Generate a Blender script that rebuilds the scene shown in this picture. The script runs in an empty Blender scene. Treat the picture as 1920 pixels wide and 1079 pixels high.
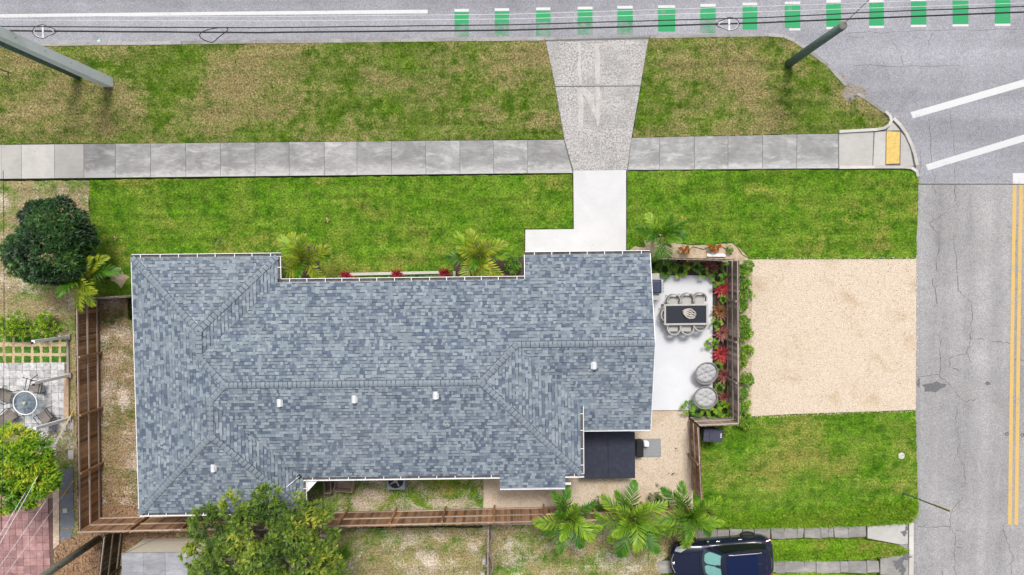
import bpy, bmesh, math, random
import numpy as np
from mathutils import Vector, Matrix, Euler

random.seed(7); RNG = np.random.default_rng(11)
R = math.radians
SC = bpy.context.scene
COL = SC.collection

# ------------------------------------------------------------------ camera, sky, sun, exposure
CAM_H = 32.0; FPX = 1280.0
TX, TY, YAW = R(-2.0), R(-0.3), R(-0.65)
cam_d = bpy.data.cameras.new('camera'); cam = bpy.data.objects.new('camera', cam_d); COL.objects.link(cam)
cam.location = (0, 0, CAM_H); cam.rotation_euler = (TX, TY, YAW)
cam_d.sensor_width = 36; cam_d.lens = 36 * FPX / 1920; cam_d.clip_end = 2000; cam_d.clip_start = 0.5
SC.camera = cam
SUN_EL = 60
w = bpy.data.worlds.new('World'); SC.world = w; w.use_nodes = True
wn = w.node_tree; bg = wn.nodes['Background']
sky = wn.nodes.new('ShaderNodeTexSky'); sky.sky_type = 'NISHITA'; sky.sun_disc = False
sky.sun_elevation = R(SUN_EL); sky.sun_rotation = R(-10); sky.air_density = 1.0; sky.dust_density = 4.0; sky.ozone_density = 1.0
hsv = wn.nodes.new('ShaderNodeHueSaturation'); hsv.inputs['Saturation'].default_value = 0.42   # thin overcast
wn.links.new(sky.outputs[0], hsv.inputs['Color']); wn.links.new(hsv.outputs[0], bg.inputs[0])
bg.inputs[1].default_value = 0.125
sun_d = bpy.data.lights.new('sun', 'SUN'); sun_d.energy = 2.0; sun_d.angle = R(14); sun_d.color = (1, 0.96, 0.9)
sun = bpy.data.objects.new('sun', sun_d); COL.objects.link(sun)
sun.rotation_euler = (R(-(90 - SUN_EL)), 0, R(-8)); sun.location = (0, 20, 60)
SC.view_settings.view_transform = 'Standard'; SC.view_settings.look = 'None'
SC.view_settings.exposure = 0.45; SC.view_settings.gamma = 1; SC.view_settings.use_curve_mapping = False
SC.cycles.max_bounces = 6; SC.cycles.diffuse_bounces = 3; SC.cycles.transparent_max_bounces = 6

# ------------------------------------------------------------------ helpers
RM = Euler((TX, TY, YAW), 'XYZ').to_matrix()
def P(x, y, z=0.0):
    """survey helper: the ground (or height z) point that was read at x, y of the aerial photograph"""
    d = RM @ Vector(((x - 960) / FPX, -(y - 539.5) / FPX, -1.0)); t = (z - CAM_H) / d.z
    return Vector((d.x * t, d.y * t, z))
def P2(x, y, z=0.0):
    v = P(x, y, z); return (v.x, v.y)

def tag(o, label=None, cat=None, group=None, kind=None):
    if label: o['label'] = label
    if cat: o['category'] = cat
    if group: o['group'] = group
    if kind: o['kind'] = kind
    return o
def link(o, parent=None):
    COL.objects.link(o)
    if parent is not None:
        o.parent = parent
        o.matrix_parent_inverse = Matrix.Translation(-Vector(parent.get('_loc', (0, 0, 0)))) if '_loc' in parent else Matrix.Identity(4)
    return o
def thing(name, label, cat, loc=(0, 0, 0), rz=0.0, group=None, world=False):
    """an Empty at the base of a thing; with world=True its parts are given in world coordinates"""
    o = bpy.data.objects.new(name, None); COL.objects.link(o); o.empty_display_size = 0.2
    o.location = loc; o.rotation_euler = (0, 0, rz); tag(o, label, cat, group)
    if world: o['_loc'] = tuple(loc)
    return o

class MB:
    def __init__(s): s.v = []; s.f = []; s.t = []
    def add(s, vs, fs, tone=0.5):
        b = len(s.v); s.v += [tuple(p) for p in vs]; s.f += [tuple(b + i for i in q) for q in fs]
        s.t += (list(tone) if hasattr(tone, '__len__') else [tone] * len(vs)); return s
    BF = [(0, 3, 2, 1), (4, 5, 6, 7), (0, 1, 5, 4), (1, 2, 6, 5), (2, 3, 7, 6), (3, 0, 4, 7)]
    def box(s, c, size, rot=None, tone=0.5, taper=1.0):
        x, y, z = (q / 2 for q in size); M = Euler(rot).to_matrix() if rot else Matrix.Identity(3); c = Vector(c); k = taper
        vs = [(-x, -y, -z), (x, -y, -z), (x, y, -z), (-x, y, -z), (-x * k, -y * k, z), (x * k, -y * k, z), (x * k, y * k, z), (-x * k, y * k, z)]
        return s.add([c + M @ Vector(p) for p in vs], s.BF, tone)
    def rbox(s, c, size, r=0.03, rot=None, tone=0.5):
        """box whose upright and upper edges are rounded off"""
        x, y, z = (q / 2 for q in size); M = Euler(rot).to_matrix() if rot else Matrix.Identity(3); c = Vector(c); r = min(r, x * .95, y * .95, z * .95)
        def ring(ins, zz):
            out = []
            for (sx, sy, a0) in ((1, 1, 0), (-1, 1, 90), (-1, -1, 180), (1, -1, 270)):
                for k in range(4):
                    a = R(a0 + 30 * k); rr = r - ins
                    out.append((sx * (x - r) + rr * math.cos(a), sy * (y - r) + rr * math.sin(a), zz))
            return out
        rings = [ring(0, -z), ring(0, z - r), ring(r * .3, z - r * .3), ring(r * .9, z)]
        vs = [c + M @ Vector(p) for q in rings for p in q]; n = 16; fs = []
        for a in range(3):
            for i in range(n): fs.append((a * n + i, a * n + (i + 1) % n, (a + 1) * n + (i + 1) % n, (a + 1) * n + i))
        fs.append(tuple(range(3 * n, 4 * n))); fs.append(tuple(reversed(range(n))))
        return s.add(vs, fs, tone)
    def beam(s, a, b, wd, ht, up=(0, 0, 1), tone=0.5):
        a = Vector(a); b = Vector(b); d = (b - a).normalized(); u = Vector(up)
        sd = d.cross(u)
        if sd.length < 1e-4: sd = d.cross(Vector((1, 0, 0)))
        sd.normalize(); u = sd.cross(d)
        vs = []
        for p in (a, b):
            for (i, j) in ((-1, -1), (1, -1), (1, 1), (-1, 1)): vs.append(p + sd * (i * wd / 2) + u * (j * ht / 2))
        return s.add(vs, [(0, 1, 2, 3), (7, 6, 5, 4), (0, 4, 5, 1), (1, 5, 6, 2), (2, 6, 7, 3), (3, 7, 4, 0)], tone)
    def tube(s, path, rad, n=8, tone=0.5, cap=True):
        path = [Vector(p) for p in path]; m = len(path)
        if not hasattr(rad, '__len__'): rad = [rad] * m
        vs = []; u = None
        for i, p in enumerate(path):
            d = (path[min(i + 1, m - 1)] - path[max(i - 1, 0)]).normalized()
            if u is None:
                u = d.cross(Vector((0, 0, 1)))
                if u.length < 1e-3: u = d.cross(Vector((1, 0, 0)))
            u = (u - d * u.dot(d)).normalized(); q = d.cross(u)
            for k in range(n):
                a = 2 * math.pi * k / n; vs.append(p + (u * math.cos(a) + q * math.sin(a)) * rad[i])
        fs = [(i * n + k, i * n + (k + 1) % n, (i + 1) * n + (k + 1) % n, (i + 1) * n + k) for i in range(m - 1) for k in range(n)]
        if cap: fs += [tuple(reversed(range(n))), tuple(range((m - 1) * n, m * n))]
        return s.add(vs, fs, tone)
    def ring(s, c, rx, ry, r, n=28, m=6, M=None, tone=0.5):
        M = M or Matrix.Identity(3); c = Vector(c); vs = []
        for i in range(n):
            a = 2 * math.pi * i / n
            for k in range(m):
                b = 2 * math.pi * k / m
                vs.append(c + M @ Vector(((rx + r * math.cos(b)) * math.cos(a), (ry + r * math.cos(b)) * math.sin(a), r * math.sin(b))))
        return s.add(vs, [(i * m + k, ((i + 1) % n) * m + k, ((i + 1) % n) * m + (k + 1) % m, i * m + (k + 1) % m) for i in range(n) for k in range(m)], tone)
    def lathe(s, c, prof, n=20, M=None, tone=0.5):
        M = M or Matrix.Identity(3); c = Vector(c); vs = []
        for (r, z) in prof:
            for k in range(n):
                a = 2 * math.pi * k / n; vs.append(c + M @ Vector((r * math.cos(a), r * math.sin(a), z)))
        m = len(prof)
        fs = [(i * n + k, i * n + (k + 1) % n, (i + 1) * n + (k + 1) % n, (i + 1) * n + k) for i in range(m - 1) for k in range(n)]
        fs += [tuple(reversed(range(n))), tuple(range((m - 1) * n, m * n))]
        return s.add(vs, fs, tone)
    def prism(s, pts, z0, z1, tone=0.5):
        """pts: 2-D outline; z1 may be a function of (x, y)"""
        a = sum(pts[i][0] * pts[(i + 1) % len(pts)][1] - pts[(i + 1) % len(pts)][0] * pts[i][1] for i in range(len(pts)))
        if a < 0: pts = list(reversed(pts))
        n = len(pts); f0 = z0 if callable(z0) else (lambda x, y: z0); f1 = z1 if callable(z1) else (lambda x, y: z1)
        vs = [(x, y, f0(x, y)) for x, y in pts] + [(x, y, f1(x, y)) for x, y in pts]
        fs = [tuple(range(n, 2 * n))] + [(i, (i + 1) % n, n + (i + 1) % n, n + i) for i in range(n)]
        return s.add(vs, fs, tone)
    def build(s, name, mat, parent=None, smooth=False, loc=None):
        me = bpy.data.meshes.new(name); me.from_pydata(s.v, [], s.f); me.update()
        at = me.attributes.new('tone', 'FLOAT', 'POINT'); at.data.foreach_set('value', s.t)
        if smooth: me.polygons.foreach_set('use_smooth', [True] * len(me.polygons))
        for m in (mat if isinstance(mat, (list, tuple)) else [mat]): me.materials.append(m)
        o = bpy.data.objects.new(name, me); link(o, parent)
        if loc is not None: o.location = loc
        return o

def np_obj(name, V, F, tone, mat, parent=None, link_it=True, smooth=False):
    me = bpy.data.meshes.new(name); V = np.asarray(V, np.float32); F = np.asarray(F, np.int32)
    me.vertices.add(len(V)); me.vertices.foreach_set('co', V.ravel())
    me.loops.add(F.size); me.loops.foreach_set('vertex_index', F.ravel())
    k = F.shape[1]; me.polygons.add(len(F)); me.polygons.foreach_set('loop_start', np.arange(0, F.size, k, dtype=np.int32))
    at = me.attributes.new('tone', 'FLOAT', 'POINT'); at.data.foreach_set('value', np.asarray(tone, np.float32))
    if smooth: me.polygons.foreach_set('use_smooth', np.ones(len(F), bool))
    me.update(calc_edges=True); me.materials.append(mat)
    o = bpy.data.objects.new(name, me)
    if link_it: link(o, parent)
    return o
def copy_tree(o, parent=None):
    c = o.copy(); COL.objects.link(c); c.parent = parent
    for ch in o.children: copy_tree(ch, c)
    return c

# ------------------------------------------------------------------ materials
class NT:
    def __init__(s, name):
        s.m = bpy.data.materials.new(name); s.m.use_nodes = True; s.t = s.m.node_tree; s.b = s.t.nodes['Principled BSDF']
        s.out = s.t.nodes['Material Output']
    def n(s, typ, **kw):
        x = s.t.nodes.new(typ)
        for k, v in kw.items(): setattr(x, k, v)
        return x
    def set_in(s, sock, v):
        if hasattr(v, 'is_output'): s.t.links.new(v, sock)
        elif isinstance(v, (tuple, list)) and len(v) == 3 and len(sock.default_value) == 4: sock.default_value = (*v, 1)
        else: sock.default_value = v
    def pos(s): return s.n('ShaderNodeNewGeometry').outputs['Position']
    def obj(s): return s.n('ShaderNodeTexCoord').outputs['Object']
    def gen(s): return s.n('ShaderNodeTexCoord').outputs['Generated']
    def rnd(s): return s.n('ShaderNodeObjectInfo').outputs['Random']
    def tone(s): return s.n('ShaderNodeAttribute', attribute_name='tone').outputs['Fac']
    def mapv(s, vec, scale=(1, 1, 1), rot=(0, 0, 0), loc=(0, 0, 0)):
        x = s.n('ShaderNodeMapping'); s.t.links.new(vec, x.inputs[0]); x.inputs['Scale'].default_value = scale; x.inputs['Rotation'].default_value = rot; x.inputs['Location'].default_value = loc
        return x.outputs[0]
    def noise(s, scale, detail=3, rough=.6, vec=None, dist=0.0):
        x = s.n('ShaderNodeTexNoise'); x.inputs['Scale'].default_value = scale; x.inputs['Detail'].default_value = detail
        x.inputs['Roughness'].default_value = rough; x.inputs['Distortion'].default_value = dist; s.t.links.new(vec or s.pos(), x.inputs['Vector'])
        return x.outputs['Fac']
    def vor(s, scale, vec=None, feature='F1', out='Color', rnd=1.0):
        x = s.n('ShaderNodeTexVoronoi', feature=feature); x.inputs['Scale'].default_value = scale; x.inputs['Randomness'].default_value = rnd
        s.t.links.new(vec or s.pos(), x.inputs['Vector']); return x.outputs[out]
    def ramp(s, fac, stops, interp='LINEAR'):
        x = s.n('ShaderNodeValToRGB'); e = x.color_ramp.elements; x.color_ramp.interpolation = interp
        while len(e) > 1: e.remove(e[-1])
        for i, (p, c) in enumerate(stops):
            if i: el = e.new(p)
            else: el = e[0]; el.position = p
            c = (c, c, c) if isinstance(c, (int, float)) else c; el.color = (*c, 1)
        s.t.links.new(fac, x.inputs[0]); return x.outputs[0]
    def mix(s, fac, a, b, blend='MIX'):
        x = s.n('ShaderNodeMix', data_type='RGBA', blend_type=blend); s.set_in(x.inputs[0], fac); s.set_in(x.inputs[6], a); s.set_in(x.inputs[7], b); return x.outputs[2]
    def math(s, op, a, b=0.0, clamp=False):
        x = s.n('ShaderNodeMath', operation=op, use_clamp=clamp); s.set_in(x.inputs[0], a); s.set_in(x.inputs[1], b); return x.outputs[0]
    def sep(s, v, k):
        x = s.n('ShaderNodeSeparateXYZ'); s.t.links.new(v, x.inputs[0]); return x.outputs[k]
    def bump(s, h, strength=.4, dist=.01):
        x = s.n('ShaderNodeBump'); x.inputs['Strength'].default_value = strength; x.inputs['Distance'].default_value = dist
        s.t.links.new(h, x.inputs['Height']); s.t.links.new(x.outputs[0], s.b.inputs['Normal'])
    def fin(s, base=None, rough=.8, spec=.3, metal=0.0, coat=0.0):
        if base is not None: s.set_in(s.b.inputs['Base Color'], base)
        s.set_in(s.b.inputs['Roughness'], rough); s.b.inputs['Specular IOR Level'].default_value = spec
        s.b.inputs['Metallic'].default_value = metal; s.b.inputs['Coat Weight'].default_value = coat
        return s.m

def plain(name, c, rough=.6, spec=.3, metal=0.0, coat=0.0, var=.12, scale=8, bump=0.0):
    """even colour with a little grime"""
    t = NT(name); n = t.noise(scale, 4, .65, t.obj()); k = tuple(x * (1 - var) for x in c); l = tuple(min(1, x * (1 + var)) for x in c)
    col = t.ramp(n, [(.3, k), (.7, l)])
    if bump: t.bump(t.noise(scale * 12, 3, .6, t.obj()), bump, .004)
    return t.fin(col, rough, spec, metal, coat)

def grass_mat(name, dry, lush=(.118, .250, .014), dark=(.046, .118, .009), tan=(.36, .31, .085), brown=(.20, .165, .04), sand=None, sandy=0.0, ps=.42, seed=0.0, blades=True, spots=()):
    """turf: lush/dark green with dry tan patches (dry 0..1) and optional bare sand; colours are those of the turf itself"""
    t = NT(name); p = t.mapv(t.pos(), (1, 1, 0.2), loc=(seed, seed * .7, 0)); ps_v = t.mapv(p, (.75, 1.25, 1))
    big = t.noise(ps, 5, .62, ps_v, .35); mid = t.noise(2.3, 4, .65, p); fine = t.noise(17, 3, .7, p); vf = t.noise(55, 2, .7, p)
    g = t.mix(t.ramp(mid, [(.36, 0.0), (.64, 1.0)]), dark, lush)
    g = t.mix(t.ramp(t.noise(.9, 3, .6, p), [(.4, 0.0), (.7, .55)]), g, tuple(.6 * a + .4 * b for a, b in zip(lush, tan)))
    d = t.mix(t.ramp(fine, [(.35, 0.0), (.65, 1.0)]), brown, tan)
    f = t.math('ADD', t.math('MULTIPLY', big, .62), t.math('MULTIPLY', mid, .38)); f = t.math('ADD', f, t.math('MULTIPLY', t.math('SUBTRACT', fine, .5), .20))
    for (sx, sy, sr, amt) in spots:   # worn or lush places of this lawn
        q = P(sx, sy, 0); vd = t.n('ShaderNodeVectorMath', operation='DISTANCE'); t.t.links.new(t.mapv(t.pos(), (1, 1, 0)), vd.inputs[0]); vd.inputs[1].default_value = (q.x, q.y, 0)
        dd = t.math('ADD', vd.outputs['Value'], t.math('MULTIPLY', t.math('SUBTRACT', mid, .5), sr * 1.6))
        f = t.math('ADD', f, t.math('MULTIPLY', t.ramp(t.math('DIVIDE', dd, sr * 1.3), [(.0, 1.0), (1, 0.0)]), amt * .55))
    c = t.ramp(f, [(.60 - dry * .22, 0.0), (.72 - dry * .20, .80)])
    col = t.mix(c, g, d)
    if sand:
        sf = t.math('ADD', t.math('MULTIPLY', t.noise(.8, 5, .7, p, .4), .65), t.math('MULTIPLY', fine, .35))
        col = t.mix(t.ramp(sf, [(.70 - sandy * .34, 0.0), (.78 - sandy * .28, 1.0)]), col, t.mix(fine, tuple(x * .7 for x in sand), sand))
    k = t.ramp(t.noise(11, 5, .78, p), [(.32, .34), (.68, 1.68)]); col = t.mix(1.0, col, k, 'MULTIPLY')
    col = t.mix(1.0, col, t.ramp(t.noise(1.0, 4, .65, t.mapv(p, (.22, 2.4, 1))), [(.32, .80), (.68, 1.20)]), 'MULTIPLY')
    if blades:
        col = t.mix(1.0, col, t.ramp(t.tone(), [(0, .70), (1, 1.35)]), 'MULTIPLY')
    t.bump(vf, .6, .03)
    return t.fin(col, .9, .05)

def concrete_mat(name, c, stain=.5, light=None, speck=0.0, seed=0.0, edge=False):
    t = NT(name); p = t.mapv(t.pos(), loc=(seed, seed, 0))
    if edge:
        va = t.n('ShaderNodeVectorMath', operation='ADD'); t.t.links.new(p, va.inputs[0]); cb = t.n('ShaderNodeCombineXYZ'); t.t.links.new(t.math('MULTIPLY', t.rnd(), 40.0), cb.inputs[1]); t.t.links.new(cb.outputs[0], va.inputs[1]); p = va.outputs[0]
    big = t.noise(.7, 5, .65, p, .6); mid = t.noise(4, 5, .7, t.mapv(p, (.7, 1.6, 1)), .3); fine = t.noise(70, 2, .7, p)
    col = t.mix(t.ramp(big, [(.35, 0.0), (.7, 1.0)]), tuple(x * (1 - .35 * stain) for x in c), tuple(x * 1.08 for x in c))
    col = t.mix(t.ramp(mid, [(.30, .75 * stain), (.56, 0.0)]), col, tuple(x * .52 for x in c))
    if light:
        col = t.mix(t.ramp(t.noise(1.3, 7, .76, t.mapv(p, (.6, 1.7, 1)), .3), [(.50, 0.0), (.68, .75)]), col, light)
    if edge:
        g = t.sep(t.gen(), 1); e = t.math('ADD', g, t.math('MULTIPLY', t.math('SUBTRACT', mid, .5), 1.0)); e = t.math('ADD', e, t.math('MULTIPLY', t.rnd(), .28))
        col = t.mix(t.ramp(e, [(.12, .9), (.42, 0.0)]), col, light)
    col = t.mix(1.0, col, t.ramp(t.rnd(), [(0, .84), (1, 1.12)]), 'MULTIPLY')
    col = t.mix(1.0, col, t.ramp(fine, [(.3, .88), (.7, 1.1)]), 'MULTIPLY')
    if speck:
        s = t.noise(13, 4, .85, p, .2); area = t.noise(.8, 3, .6, p)
        col = t.mix(t.math('MULTIPLY', t.ramp(s, [(.47, 0.0), (.53, 1.0)]), t.ramp(area, [(.30, .25), (.55, speck)])), col, (.50, .475, .46))
    t.bump(fine, .35, .006)
    return t.fin(col, .88, .25)

def asphalt_mat(name, c, seed=0.0, warm=(.29, .275, .27), streak=(.03, 1.0, 1)):
    t = NT(name); p = t.mapv(t.pos(), loc=(seed, seed * 2, 0)); big = t.noise(.28, 5, .65, p, .5); mid = t.noise(1.7, 5, .7, p, .5); fine = t.noise(38, 3, .8, p); v = t.vor(30, p)
    col = t.mix(t.ramp(big, [(.32, 0.0), (.68, 1.0)]), tuple(x * .84 for x in c), tuple(x * 1.12 for x in c))
    col = t.mix(t.ramp(mid, [(.56, 0.0), (.74, .5)]), col, warm)
    col = t.mix(t.ramp(mid, [(.26, .45), (.42, 0.0)]), col, tuple(x * .6 for x in c))
    col = t.mix(1.0, col, t.ramp(t.noise(.9, 3, .55, t.mapv(p, streak)), [(.32, .84), (.68, 1.14)]), 'MULTIPLY')
    g = t.n('ShaderNodeRGBToBW'); t.t.links.new(v, g.inputs[0])
    col = t.mix(1.0, col, t.ramp(g.outputs[0], [(.2, .80), (.8, 1.2)]), 'MULTIPLY')
    col = t.mix(1.0, col, t.ramp(fine, [(.3, .80), (.7, 1.2)]), 'MULTIPLY')
    t.bump(fine, .5, .008)
    return t.fin(col, .9, .25)

def paint_mat(name, c, under=(.26, .26, .275), wear=.3, scale=9):
    t = NT(name); n = t.math('ADD', t.math('MULTIPLY', t.noise(scale, 5, .75), .6), t.math('MULTIPLY', t.noise(1.3, 3), .4))
    col = t.mix(t.ramp(n, [(.60 - wear * .25, 0.0), (.74 - wear * .2, .9)]), c, under)
    col = t.mix(1.0, col, t.ramp(t.noise(45, 2, .7), [(.3, .85), (.7, 1.12)]), 'MULTIPLY')
    return t.fin(col, .75, .3)

def gravel_mat(name):
    t = NT(name); p = t.pos(); v = t.vor(26, p); g = t.n('ShaderNodeRGBToBW'); t.t.links.new(v, g.inputs[0])
    col = t.ramp(g.outputs[0], [(.1, (.42, .335, .25)), (.45, (.55, .455, .355)), (.9, (.62, .53, .43))])
    f = t.noise(.55, 5, .7, p, .6)
    col = t.mix(t.ramp(f, [(.54, 0.0), (.70, .6)]), col, (.35, .255, .135))
    col = t.mix(t.ramp(t.noise(13, 4, .8, p), [(.62, 0.0), (.72, .5)]), col, (.33, .24, .13))
    t.bump(t.vor(26, p, out='Distance'), .8, .02)
    return t.fin(col, .9, .2)

def leaf_mat(name, stops, rough=.5, trans=.22, spec=.35, objvar=.0):
    t = NT(name); col = t.ramp(t.tone(), stops)
    if objvar:
        g = t.mix(1.0, col, (.50, .70, .5), 'MULTIPLY'); y = t.mix(t.math('MULTIPLY', t.tone(), objvar), t.mix(1.0, col, (1.45, 1.25, 1.0), 'MULTIPLY'), stops[-1][1])
        col = t.mix(t.ramp(t.rnd(), [(.25, 0.0), (.75, 1.0)]), g, y)
    col = t.mix(1.0, col, t.ramp(t.noise(9, 2, .6), [(.3, .82), (.7, 1.15)]), 'MULTIPLY')
    t.fin(col, rough, spec)
    tr = t.n('ShaderNodeBsdfTranslucent'); t.t.links.new(col, tr.inputs[0]); mx = t.n('ShaderNodeMixShader'); mx.inputs[0].default_value = trans
    t.t.links.new(t.b.outputs[0], mx.inputs[1]); t.t.links.new(tr.outputs[0], mx.inputs[2]); t.t.links.new(mx.outputs[0], t.out.inputs[0])
    return t.m

def wood_mat(name, a, b, c=None, grain=(1.5, 1.5, 22)):
    t = NT(name); o = t.obj(); n = t.noise(3.0, 5, .7, t.mapv(o, grain), .4)
    col = t.ramp(n, [(.28, a), (.72, b)]); 
    if c: col = t.mix(t.ramp(t.noise(1.1, 4, .7, t.pos()), [(.45, 0.0), (.68, .8)]), col, c)
    col = t.mix(1.0, col, t.ramp(t.tone(), [(0, .62), (1, 1.38)]), 'MULTIPLY'); col = t.mix(1.0, col, t.ramp(t.rnd(), [(0, .72), (1, 1.26)]), 'MULTIPLY')
    t.bump(n, .4, .004)
    return t.fin(col, .85, .2)

def shingle_mat():
    t = NT('roof_shingle'); col = t.ramp(t.tone(), [(0, (.082, .106, .150)), (.25, (.118, .147, .192)), (.55, (.178, .212, .248)), (.8, (.216, .254, .286)), (1, (.258, .294, .322))])
    col = t.mix(1.0, col, t.ramp(t.noise(60, 2, .8), [(.3, .80), (.7, 1.2)]), 'MULTIPLY')
    col = t.mix(t.ramp(t.noise(.22, 4, .6), [(.52, 0.0), (.80, .30)]), col, (.29, .32, .34))
    col = t.mix(1.0, col, t.ramp(t.noise(1.2, 4, .7), [(.3, .88), (.7, 1.08)]), 'MULTIPLY')
    t.bump(t.noise(160, 2, .7), .3, .004)
    return t.fin(col, .92, .2)

def glass_mat(name, c, clear=.75, rough=.03):
    t = NT(name); gl = t.n('ShaderNodeBsdfGlossy'); gl.inputs['Roughness'].default_value = rough; tr = t.n('ShaderNodeBsdfTransparent'); tr.inputs[0].default_value = (*c, 1)
    mx = t.n('ShaderNodeMixShader'); mx.inputs[0].default_value = 1 - clear; t.t.links.new(tr.outputs[0], mx.inputs[1]); t.t.links.new(gl.outputs[0], mx.inputs[2]); t.t.links.new(mx.outputs[0], t.out.inputs[0])
    return t.m

G = {}
G['lawn'] = grass_mat('lawn_turf', .26, seed=3, spots=((690, 480, 2.6, .14), (790, 490, 2.0, .12), (600, 500, 1.6, .13), (930, 480, 1.3, .11), (480, 450, 1.8, .09), (420, 455, 1.2, .10), (330, 365, 1.4, .08), (230, 480, 1.6, .06), (1650, 448, 1.0, .26), (1500, 470, 2.2, .07), (1330, 440, 2.0, .05), (880, 350, 3, -.06), (1250, 380, 3, -.06), (560, 400, 2.5, -.05)))
G['verge'] = grass_mat('verge_turf', .70, lush=(.112, .195, .014), dark=(.048, .100, .009), tan=(.37, .285, .15), brown=(.19, .145, .062), seed=11, ps=.34, spots=((470, 140, 2.0, .07), (420, 215, 1.6, .08), (540, 215, 1.4, .06), (70, 190, 2.6, .10), (260, 180, 1.6, .09), (700, 120, 2.4, .07), (760, 200, 2.2, .08), (990, 110, 1.6, .08), (1350, 130, 1.6, .06), (1440, 220, 1.5, .07), (1250, 110, 1.5, .05), (650, 165, 2.6, -.14), (330, 120, 2.0, -.10), (880, 165, 1.8, -.10), (150, 100, 1.8, -.08), (1220, 235, 2.2, -.12), (1560, 190, 1.8, -.10), (600, 262, 2.0, -.12), (800, 258, 2.2, -.12), (950, 250, 2.2, -.12), (300, 264, 2.2, -.12), (100, 268, 2.2, -.10)))
G['sidelawn'] = grass_mat('side_turf', .36, tan=(.38, .33, .10), seed=23, spots=((1460, 905, 1.6, .12), (1480, 845, 1.5, .10), (1560, 860, 1.6, .08), (1650, 890, 1.4, .06), (1450, 920, .8, .1)))
G['strip'] = grass_mat('strip_turf', .22, lush=(.19, .37, .018), dark=(.10, .22, .012), seed=31)
G['yard'] = grass_mat('yard_turf', 1.0, tan=(.37, .28, .19), brown=(.24, .16, .085), sand=(.60, .50, .42), sandy=.52, seed=41, ps=.6)
G['yard2'] = grass_mat('back_turf', .92, tan=(.38, .295, .18), brown=(.25, .17, .085), sand=(.58, .50, .41), sandy=.60, seed=52, ps=.6)
G['side'] = grass_mat('side_yard_dirt', .92, tan=(.37, .265, .17), brown=(.22, .135, .07), dark=(.06, .09, .02), lush=(.10, .135, .03), sand=(.56, .46, .38), sandy=.62, seed=63, ps=.7)
G['strip_s'] = grass_mat('south_strip_turf', .55, sand=(.56, .46, .36), sandy=.70, seed=71, ps=.7)
M_SAND = (lambda t: t.fin(t.mix(t.ramp(t.noise(5, 5, .7), [(.35, 0.0), (.7, 1.0)]), (.33, .25, .17), (.56, .45, .34)), .95, .1))(NT('bed_sand'))
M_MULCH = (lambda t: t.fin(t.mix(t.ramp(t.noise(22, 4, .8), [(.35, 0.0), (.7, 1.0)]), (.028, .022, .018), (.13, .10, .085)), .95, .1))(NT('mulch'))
M_LITTER = (lambda t: t.fin(t.mix(t.ramp(t.noise(14, 5, .8), [(.4, 0.0), (.65, 1.0)]), (.15, .085, .05), (.42, .28, .18)), .95, .1))(NT('leaf_litter'))
M_ROAD = asphalt_mat('road_asphalt', (.276, .277, .302), 3)
M_ROAD2 = asphalt_mat('street_asphalt', (.290, .284, .286), 17, (.33, .318, .306), (1.0, .06, 1))
M_WALK = concrete_mat('walk_concrete', (.325, .322, .316),   .85, (.50, .495, .48), seed=5, edge=True)
M_WALKP = concrete_mat('walk_concrete_pale', (.43, .415, .39), .3, seed=9)
M_APRON = concrete_mat('apron_concrete', (.262, .256, .246), .6, (.42, .41, .39), speck=.9, seed=15)
M_WHITEC = concrete_mat('white_walk_concrete', (.50, .50, .505), .10, seed=21)
M_PATIO = concrete_mat('white_patio', (.57, .58, .605), .04, seed=25)
M_KERB = concrete_mat('kerb_concrete', (.33, .32, .305), .8, (.44, .42, .39), seed=33)
M_KERBW = concrete_mat('kerb_pale', (.50, .475, .44), .3, seed=37)
M_STRIPC = concrete_mat('old_drive_concrete', (.285, .272, .255), .8, (.39, .37, .345), seed=43)
M_GRAVEL = gravel_mat('gravel')
M_WHITE = paint_mat('road_white', (.56, .56, .565), wear=.18)
M_GREEN = paint_mat('road_green', (.028, .285, .110), wear=.12, scale=5)
M_GREENW = paint_mat('road_green_worn', (.045, .235, .11), wear=.75, scale=5)
M_YELLOW = paint_mat('road_yellow', (.56, .37, .115), wear=.30)
M_TACT = plain('tactile_yellow', (.60, .42, .13), .7, var=.2)
M_CRACK = plain('crack_dark', (.10, .095, .09), .95, var=.3)
M_TAR = plain('tar_patch', (.13, .13, .135), .9, var=.35, scale=20)
M_DIRT = plain('dirt_stain', (.235, .205, .175), .95, var=.4, scale=12)
M_SH = shingle_mat()
M_GUT = plain('gutter_white', (.74, .75, .77), .4, .4, var=.06)
M_STUCCO = plain('stucco', (.66, .65, .62), .9, var=.05)
M_FENCE = wood_mat('fence_wood', (.165, .080, .037), (.31, .175, .092), (.35, .225, .15))
M_RAIL = wood_mat('fence_rail', (.30, .225, .180), (.44, .355, .300))
M_FENCEG = wood_mat('fence_grey', (.16, .125, .105), (.30, .245, .215), (.36, .31, .28))
M_FENCED = wood_mat('fence_dark', (.055, .042, .020), (.115, .085, .045), (.16, .12, .07))
M_BARK = wood_mat('bark', (.13, .105, .085), (.27, .235, .20))
M_POLE = wood_mat('pole_wood', (.14, .135, .11), (.24, .225, .18), (.27, .25, .20), (4, 4, 1.5))
M_POLEG = wood_mat('pole_green', (.060, .105, .090), (.14, .19, .165), None, (4, 4, 1.5))
M_CONC = concrete_mat('pole_concrete', (.64, .67, .68), .2, seed=61)
M_BLACK = plain('black_rubber', (.018, .018, .02), .6)
M_CABLE = plain('cable_black', (.02, .02, .022), .6)
M_WIRE = plain('wire_light', (.62, .63, .66), .4)
M_PLASTW = plain('white_plastic', (.82, .83, .85), .4)
M_GREYF = plain('taupe_frame', (.33, .32, .305), .6)
M_CUSH = plain('cushion_grey', (.40, .40, .405), .95, var=.1, bump=.3)
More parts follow.
